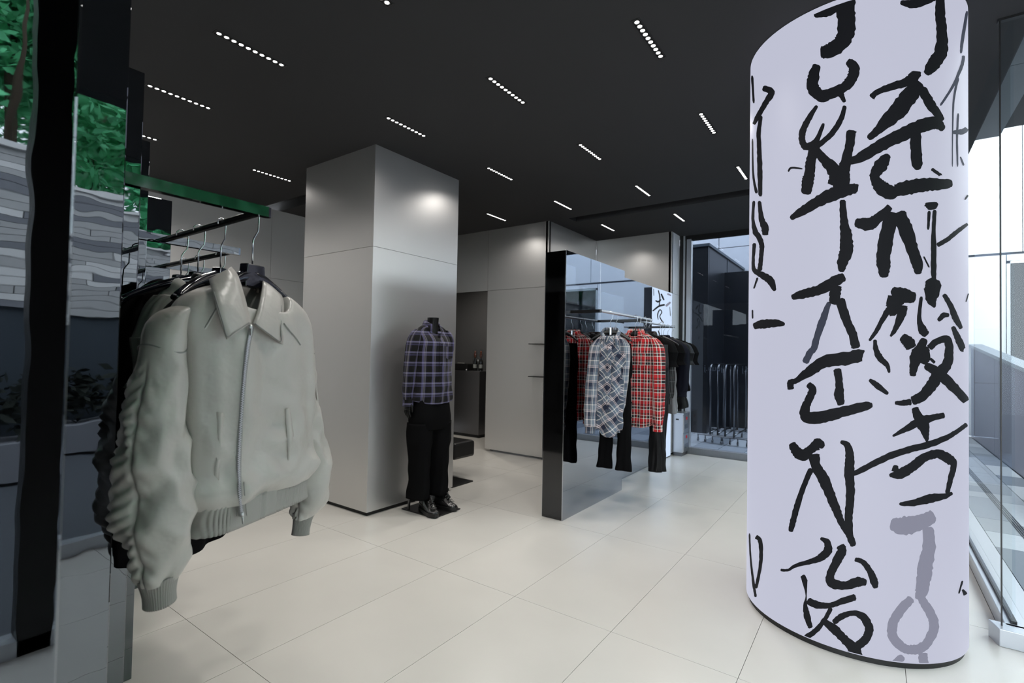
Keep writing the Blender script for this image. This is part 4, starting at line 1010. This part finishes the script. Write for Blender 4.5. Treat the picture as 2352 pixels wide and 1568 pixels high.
jopen = lambda th, z, s: (jfold(th, z, s), -.112 * (1 if sin(th) > 0 else 0) * (1 - sstep(.030, .115, abs(s))) * sstep(1.49, 1.563, z))
body = vloft(JF, JS, 140, 10, 3.2, jopen).build('body', 'satin_grey', jk, True, solid=.004)
# ribbed hem band
rows = []; N = 520
for q in range(9):
    z = 1.040 - .066 * q / 8; w_ = .188 - .008 * sin(pi * q / 8) ; d = .080 - .004 * q / 8
    row = []
    for k in range(N + 1):
        th = 2 * pi * k / N; c, s_ = cos(th), sin(th); rb_ = .0020 * sin(math.copysign(abs(c) ** .625, c) * w_ * 2 * pi / .0085)
        zip_flat = 1 if abs(math.copysign(abs(c) ** .625, c) * w_ + .085) < .045 and s_ > 0 else 0
        if zip_flat: rb_ = 0
        ds = math.copysign(abs(c) ** .625, c) * (w_ + rb_); dn = math.copysign(abs(s_) ** .625, s_) * (d + rb_)
        row.append(JF(-.008 + ds, .012 + dn + .004 * sin(3 * th), z + .012 * c * 0))
    rows.append(row)
MB().grid(rows).build('hem_band', 'rib_grey', jk, True, solid=.003)

def jsurf(s, z):
    """front surface of the jacket body: n for a given s and height"""
    zz = [q[0] for q in JS]; i = 0
    while i < len(JS) - 2 and z < JS[i + 1][0]: i += 1
    a, b = JS[i], JS[i + 1]; t = max(0, min(1, (a[0] - z) / (a[0] - b[0])))
    cs, cn, rs, rn = [a[j] + (b[j] - a[j]) * t for j in (1, 2, 3, 4)]
    u = max(-1, min(1, (s - cs) / rs)); th = math.acos(max(-1, min(1, math.copysign(abs(u) ** 1.6, u))))
    return cn + rn * (max(0, 1 - abs(u) ** 3.2)) ** .3125 + jfold(th, z, s - cs)
def jp(px, py, off=.004):
    n = .10
    for _ in range(5):
        s, _n, z = JF.at(px, py, n); n = jsurf(s, z) + off
    s, _n, z = JF.at(px, py, n)
    return JF(s, n, z)
def on_jacket(pts, r, name, material, parent, off=.003, n=8, sub=8, flat=1):
    c = crom([(x, y) for x, y in pts], sub)
    return MB().tube([jp(x, y, off) for x, y in c], r, n, True).build(name, material, parent, True)
# zip: tape, teeth, two pulls
ZL = [(577, 752), (568, 800), (560, 870), (553, 960), (548, 1050), (549, 1120), (555, 1185)]
zc = crom(ZL, 10)
rows = []
for i, (x, y) in enumerate(zc):
    rows.append([jp(x - 7, y, .001), jp(x - 3.5, y, .003), jp(x + 3.5, y, .003), jp(x + 7, y, .001)])
zp = MB().grid(rows).build('zip_tape', 'zip_tape', jk, True, solid=.0015)
zz = crom(ZL, 34); mbt = MB()
for i, (x, y) in enumerate(zz):
    p = jp(x + (-1.1 if i % 2 else 1.1), y, .0065); sc_ = .0024
    mbt.add([p + JF.es * a * sc_ + Vector((0, 0, b * sc_ * .42)) + JF.en * c * .0016 for c in (0, 1) for a, b in ((-1, -1), (1, -1), (1, 1), (-1, 1))],
            [(3, 2, 1, 0), (4, 5, 6, 7), (0, 1, 5, 4), (1, 2, 6, 5), (2, 3, 7, 6), (3, 0, 4, 7)])
mbt.build('zip_teeth', 'zip_metal', zp)
for sd in (-11, 12):
    on_jacket([(x + sd, y) for x, y in ZL], .0009, 'zip_stitch', 'seam', jk, .001)
def pull(px, py, ln, lab):
    p = jp(px, py, .010); q = jp(px + 2, py + ln, .012)
    o = MB().tube([p, p + (q - p) * .35], [.0042, .0050], 8).build('zip_slider', 'zip_metal', jk, True)
    MB().tube([p + (q - p) * .30, p + (q - p) * .6, q], [.0028, .0040, .0030], 8, flat=.5).build('zip_pull', 'zip_metal', o, True)
pull(575, 746, 24, ''); pull(556, 1176, 26, '')
# pockets: slanted welts
def welt(quad, name='pocket_welt', k=1.0):
    A = [jp(x, y, .006) for x, y in quad]
    n = 6; rows = []
    for i in range(n + 1):
        t = i / n; l = [quad[0][j] + (quad[3][j] - quad[0][j]) * t for j in (0, 1)]; r = [quad[1][j] + (quad[2][j] - quad[1][j]) * t for j in (0, 1)]
        rows.append([jp(l[0], l[1], .002 * k), jp(l[0] * .8 + r[0] * .2, l[1] * .8 + r[1] * .2, .010 * k), jp(l[0] * .3 + r[0] * .7, l[1] * .3 + r[1] * .7, .008 * k), jp(r[0], r[1], .0)])
    return MB().grid(rows).build(name, 'satin_grey', jk, True, solid=.004)
wl = welt([(496, 945), (513, 948), (502, 1104), (468, 1100)])
on_jacket([(494, 944), (488, 1000), (478, 1060), (468, 1102)], .0020, 'pocket_opening', 'pocket_dark', wl, .008)
wr = welt([(655, 940), (664, 936), (674, 1000), (662, 1060)], k=.5)
# yoke (raglan) seams
on_jacket([(505, 692), (490, 722), (466, 762), (440, 795), (424, 818)], .0024, 'raglan_seam', 'seam_light', jk, .003)
on_jacket([(508, 688), (492, 716), (468, 756), (441, 789), (424, 812)], .0016, 'raglan_seam', 'seam', jk, .004)
on_jacket([(652, 742), (664, 758), (678, 774), (690, 792)], .0020, 'raglan_seam', 'seam', jk, .003)

# sleeves
def jsleeve(side, secs, ruche):
    def fold(th, z, s):
        r = .004 * sin(z * 40 + 2 * th) * sin(3 * th + z * 12) * (1 - sstep(1.2, 1.4, z)) + .006 * sin(z * 23 + th * 2 + side) * (1 - sstep(1.05, 1.3, z))
        d = math.atan2(sin(th - ruche), cos(th - ruche))
        g_ = math.exp(-(d / .16) ** 2); wide = math.exp(-(d / .75) ** 2)
        act = 1 - sstep(1.30, 1.38, z)
        g_ = math.exp(-(d / .07) ** 2); back = sstep(.0, .12, d) * (1 - sstep(.9, 1.5, d)); fwd = sstep(.0, .12, -d) * (1 - sstep(.2, .6, -d))
        r += -.009 * g_ * act + act * back * (.0034 * sin(z * 250 + d * 9 + 1.5 * sin(z * 31)) + .0030 * sin(z * 60 + d * 3)) + act * fwd * .003 * sin(z * 130 - d * 6 + sin(z * 40))
        r += .006 * sin(z * 34 + 1.0 * th) * (1 - sstep(.92, 1.05, z))
        r += crease(cos(th) * .9 + side * 5, sin(th) * .9 + z * 3, z * 11) * .014 * (1 - .7 * sstep(1.15, 1.4, z))
        return r
    return vloft(JF, secs, 120, 14, 2.0, fold).build('sleeve', 'satin_grey', jk, True, solid=.004)
sL = jsleeve(0, [(1.488, -.205, .0, .014, .030), (1.468, -.230, .0, .028, .036), (1.432, -.246, .0, .034, .042), (1.395, -.250, .0, .038, .046), (1.35, -.253, .0, .043, .050), (1.26, -.262, .0, .055, .057), (1.17, -.262, .0, .063, .064), (1.08, -.257, .0, .067, .068), (1.024, -.252, .0, .067, .067),
               (.966, -.243, .0, .057, .057), (.925, -.242, .0, .045, .045), (.900, -.240, .0, .034, .034)], rad(165))
sR = jsleeve(1, [(1.495, .165, .0, .014, .030), (1.48, .180, -.004, .030, .040), (1.44, .186, -.008, .046, .050), (1.388, .188, -.01, .052, .056), (1.30, .202, -.01, .056, .058), (1.16, .226, -.01, .062, .063), (1.07, .250, -.01, .068, .068), (.995, .258, -.01, .070, .070),
               (.93, .262, -.01, .058, .058), (.895, .256, -.01, .038, .038), (.882, .254, -.01, .030, .030)], rad(165))
def jcuff(par, secs, tilt):
    rows = []; N = 132
    for z, s, n, r in crom(secs, 4):
        rows.append([JF(s + (r + .0016 * sin(k * pi / 1.5)) * cos(2 * pi * k / N), n + (r + .0016 * sin(k * pi / 1.5)) * sin(2 * pi * k / N), z + tilt * cos(2 * pi * k / N)) for k in range(N + 1)])
    MB().grid(rows).build('cuff', 'rib_grey', par, True, solid=.003)
jcuff(sL, [(.912, -.241, .0, .038), (.892, -.240, .0, .032), (.87, -.238, .0, .028), (.848, -.236, .0, .028)], .004)
jcuff(sR, [(.895, .256, -.01, .034), (.875, .252, -.01, .026), (.85, .246, -.01, .023), (.828, .242, -.01, .023)], -.004)
# armhole seams
def ring_seam(par, c, r, z, mt='seam'):
    MB().tube([JF(c[0] + r[0] * cos(a), c[1] + r[1] * sin(a), z + .008 * cos(2 * a)) for a in [2 * pi * k / 40 for k in range(41)]], .0018, 6).build('armhole_seam', mt, par, True)
ring_seam(sL, (-.250, .0), (.0395, .0475), 1.395); ring_seam(sR, (.188, -.01), (.054, .058), 1.39)
# utility pocket on the far sleeve
MB().slab_poly([JF(.250, .0, 1.30), JF(.246, .025, 1.30), JF(.272, .025, 1.175), JF(.276, .0, 1.175)], JF.es * .006).build('sleeve_pocket', 'satin_grey', sR)
MB().tube([JF(.258, .012, 1.295), JF(.270, .012, 1.24), JF(.284, .012, 1.18)], .003, 6).build('sleeve_zip', 'zip_metal', sR, True)

# collar: two wide points and the stand round the back
def patch(inner, outer, name, n=8, m=5, belly=.006):
    a = crom(inner, n); b = crom(outer, n); L = min(len(a), len(b)); rows = []
    for i in range(L):
        row = []
        for j in range(m + 1):
            t = j / m; x = a[i][0] + (b[i][0] - a[i][0]) * t; y = a[i][1] + (b[i][1] - a[i][1]) * t; n_ = a[i][2] + (b[i][2] - a[i][2]) * t + belly * sin(pi * t)
            s, nn, z = JF.at(x, y, n_); row.append(JF(s, nn, z))
        rows.append(row)
    return MB().grid(rows).build(name, 'satin_grey', jk, True, solid=.004)
c1 = patch([(531, 614, .005), (545, 632, .030), (556, 665, .055), (566, 702, .072), (575, 742, .084)], [(480, 642, .008), (488, 672, .050), (498, 708, .074), (509, 745, .086), (521, 779, .094)], 'collar')
c2 = patch([(601, 634, -.005), (603, 652, .022), (599, 680, .050), (592, 712, .070), (582, 742, .084)], [(640, 668, .0), (650, 690, .036), (651, 722, .060), (650, 756, .076), (649, 791, .084)], 'collar')
def collar_edge(pts, par):
    MB().tube([JF(*JF.at(x, y, n_)) for x, y, n_ in crom(pts, 6)], .0014, 6).build('collar_stitch', 'seam', par, True)
collar_edge([(485, 646, .012), (492, 674, .056), (502, 708, .080), (512, 742, .092), (522, 773, .099), (540, 762, .098), (572, 741, .090)], c1)
collar_edge([(637, 672, .006), (645, 692, .042), (646, 722, .066), (645, 756, .082), (645, 784, .090), (620, 768, .092), (586, 743, .090)], c2)
# back of the collar
rows = []
pa = [(531, 614, .005), (540, 625, -.035), (565, 634, -.055), (590, 632, -.045), (601, 634, -.005)]
for x, y, n_ in crom(pa, 6):
    s, nn, z = JF.at(x, y, n_); rows.append([JF(s * 1.05, nn - .012, z - .045), JF(s, nn, z), JF(s * 1.08, nn - .018, z - .012), JF(s * 1.2, nn - .032, z - .05)])
MB().grid(rows).build('collar_back', 'satin_grey', jk, True, solid=.004)
rows = []
for z in (1.57, 1.50, 1.40):
    rows.append([JF(.005 + .07 * cos(a), -.01 + .03 * sin(a), z) for a in [pi + pi * k / 12 for k in range(13)]])
MB().grid(rows).build('neck_lining', 'lining', jk, True, solid=.003)

# ------------------------------------------------------------------ headless mannequin on its plate by the column
MF = Fr(-3.165, 3.185, rad(84))
mq = thing('mannequin', 'headless black mannequin in violet checked shirt and black trousers by the steel column', 'mannequin', (-3.17, 3.22, 0))
bx('base_plate', (-3.372, 3.064, 0), (-2.968, 3.39, .010), 'plate_black', mq, .002)
vloft(MF, [(1.695, .0, .012, .050, .055), (1.688, .0, .012, .048, .053), (1.62, .0, .004, .050, .055), (1.55, .0, -.005, .075, .07)], 30, 4, 2.0, cap=(True, True)).build('neck', 'mannequin_black', mq, True)
shirt('x', 'x', 'x', MF, 1.645, 'plaid_violet', W=.185, L=.70, sl=.62, wa=.190, depth=.120, sleeve_w=.060, root=mq, seed=22, slS=(-.035, .0), slN=(-.03, -.08), flare=1.06, cuff=True, pocket=True, nbtn=7, slz=(-.02, 0), topn=-.005)
tr = bpy.data.objects.new('trousers', None); COL.objects.link(tr); tr.parent = mq
trousers('x', 'x', MF, 1.02, .135, 'black_cloth', hw=.20, leg=.120, hemw=.095, gap=.105, root=tr, dep=.10, seed=25)
MB().tube([MF(-.12, -.12, .01), MF(-.12, -.10, .30)], .012, 10).build('support_rod', 'steel_dark', mq, True)
# hand: palm, four fingers, thumb
hb = MB(); hz = .98; hc = (-.222, -.030)
rows = []
for z, rs, rn in ((.985, .024, .020), (.96, .030, .018), (.93, .040, .015), (.905, .042, .014), (.895, .036, .011)):
    rows.append([MF(hc[0] + rs * .42 * cos(a), hc[1] + rs * sin(a), z) for a in [2 * pi * k / 14 for k in range(14)]])
hb.grid(rows, True, True, True)
for k, (dn, ln) in enumerate(((-.030, .062), (-.011, .075), (.009, .080), (.028, .070))):
    hb.tube([MF(hc[0], hc[1] + dn, .905), MF(hc[0] - .002, hc[1] + dn * 1.1, .905 - ln * .45), MF(hc[0] + .006, hc[1] + dn * 1.12, .905 - ln * .8), MF(hc[0] + .014, hc[1] + dn * 1.1, .905 - ln)], [.0088, .0082, .0072, .0050], 8)
hb.tube([MF(hc[0], hc[1] + .030, .958), MF(hc[0] + .006, hc[1] + .050, .925), MF(hc[0] + .010, hc[1] + .054, .895), MF(hc[0] + .012, hc[1] + .050, .878)], [.011, .010, .0085, .006], 8)
hb.build('hand', 'mannequin_black', mq, True)
# shoes: sole, upper, tongue, laces
def shoe(s0, n0, yaw):
    F2 = Fr(*MF(s0, n0, 0)[:2], rad(84) + yaw)
    def sec(n): # width half and height along the shoe, n from heel (-.14) to toe (.15)
        t = (n + .14) / .29
        return .036 + .014 * sin(pi * min(1, t * .95)) - (.018 * max(0, t - .85) / .15)
    rows = []
    for i in range(13):
        n = -.14 + .29 * i / 12; wd = sec(n) * (.55 if i in (0, 12) else 1)
        rows.append([F2(wd * 1.1 * c, n, z) for c, z in ((-1, .011), (1, .011), (1.04, .040), (-1.04, .040))])
    so = MB().grid(rows, True, True, True).build('sole', 'plinth_black', mq, 'auto')
    rows = []
    for i in range(15):
        n = -.138 + .285 * i / 14; t = i / 14; wd = sec(n) * (.5 if i in (0, 14) else .96)
        h = .14 if t < .35 else .14 - (.14 - .055) * sstep(.35, .95, t)
        if i in (0, 14): h *= .75
        rows.append([F2(wd * cos(a), n, .036 + (h - .036) * max(0, sin(a)) ** .8) for a in [pi * k / 12 for k in range(13)]])
    up = MB().grid(rows).build('shoe_upper', 'shoe_leather', mq, True, solid=.004)
    MB().tube([F2(0, .005, .150), F2(0, .03, .135), F2(0, .07, .105)], [.022, .024, .018], 8, flat=.4).build('tongue', 'leather', up, True)
    for q in range(5):
        n = .015 + q * .021; z = .139 - q * .014
        MB().tube([F2(-.026, n, z - .008), F2(0, n + .006, z + .005), F2(.026, n, z - .008)], .0032, 6).build('lace', 'lace', up, True)
    MB().tube([F2(0, .0, .148), F2(.02, .004, .153), F2(.028, .012, .146), F2(.0, .006, .149), F2(-.026, .012, .147)], .003, 6).build('lace', 'lace', up, True)
shoe(-.055, .075, rad(-14)); shoe(.125, .055, rad(12))
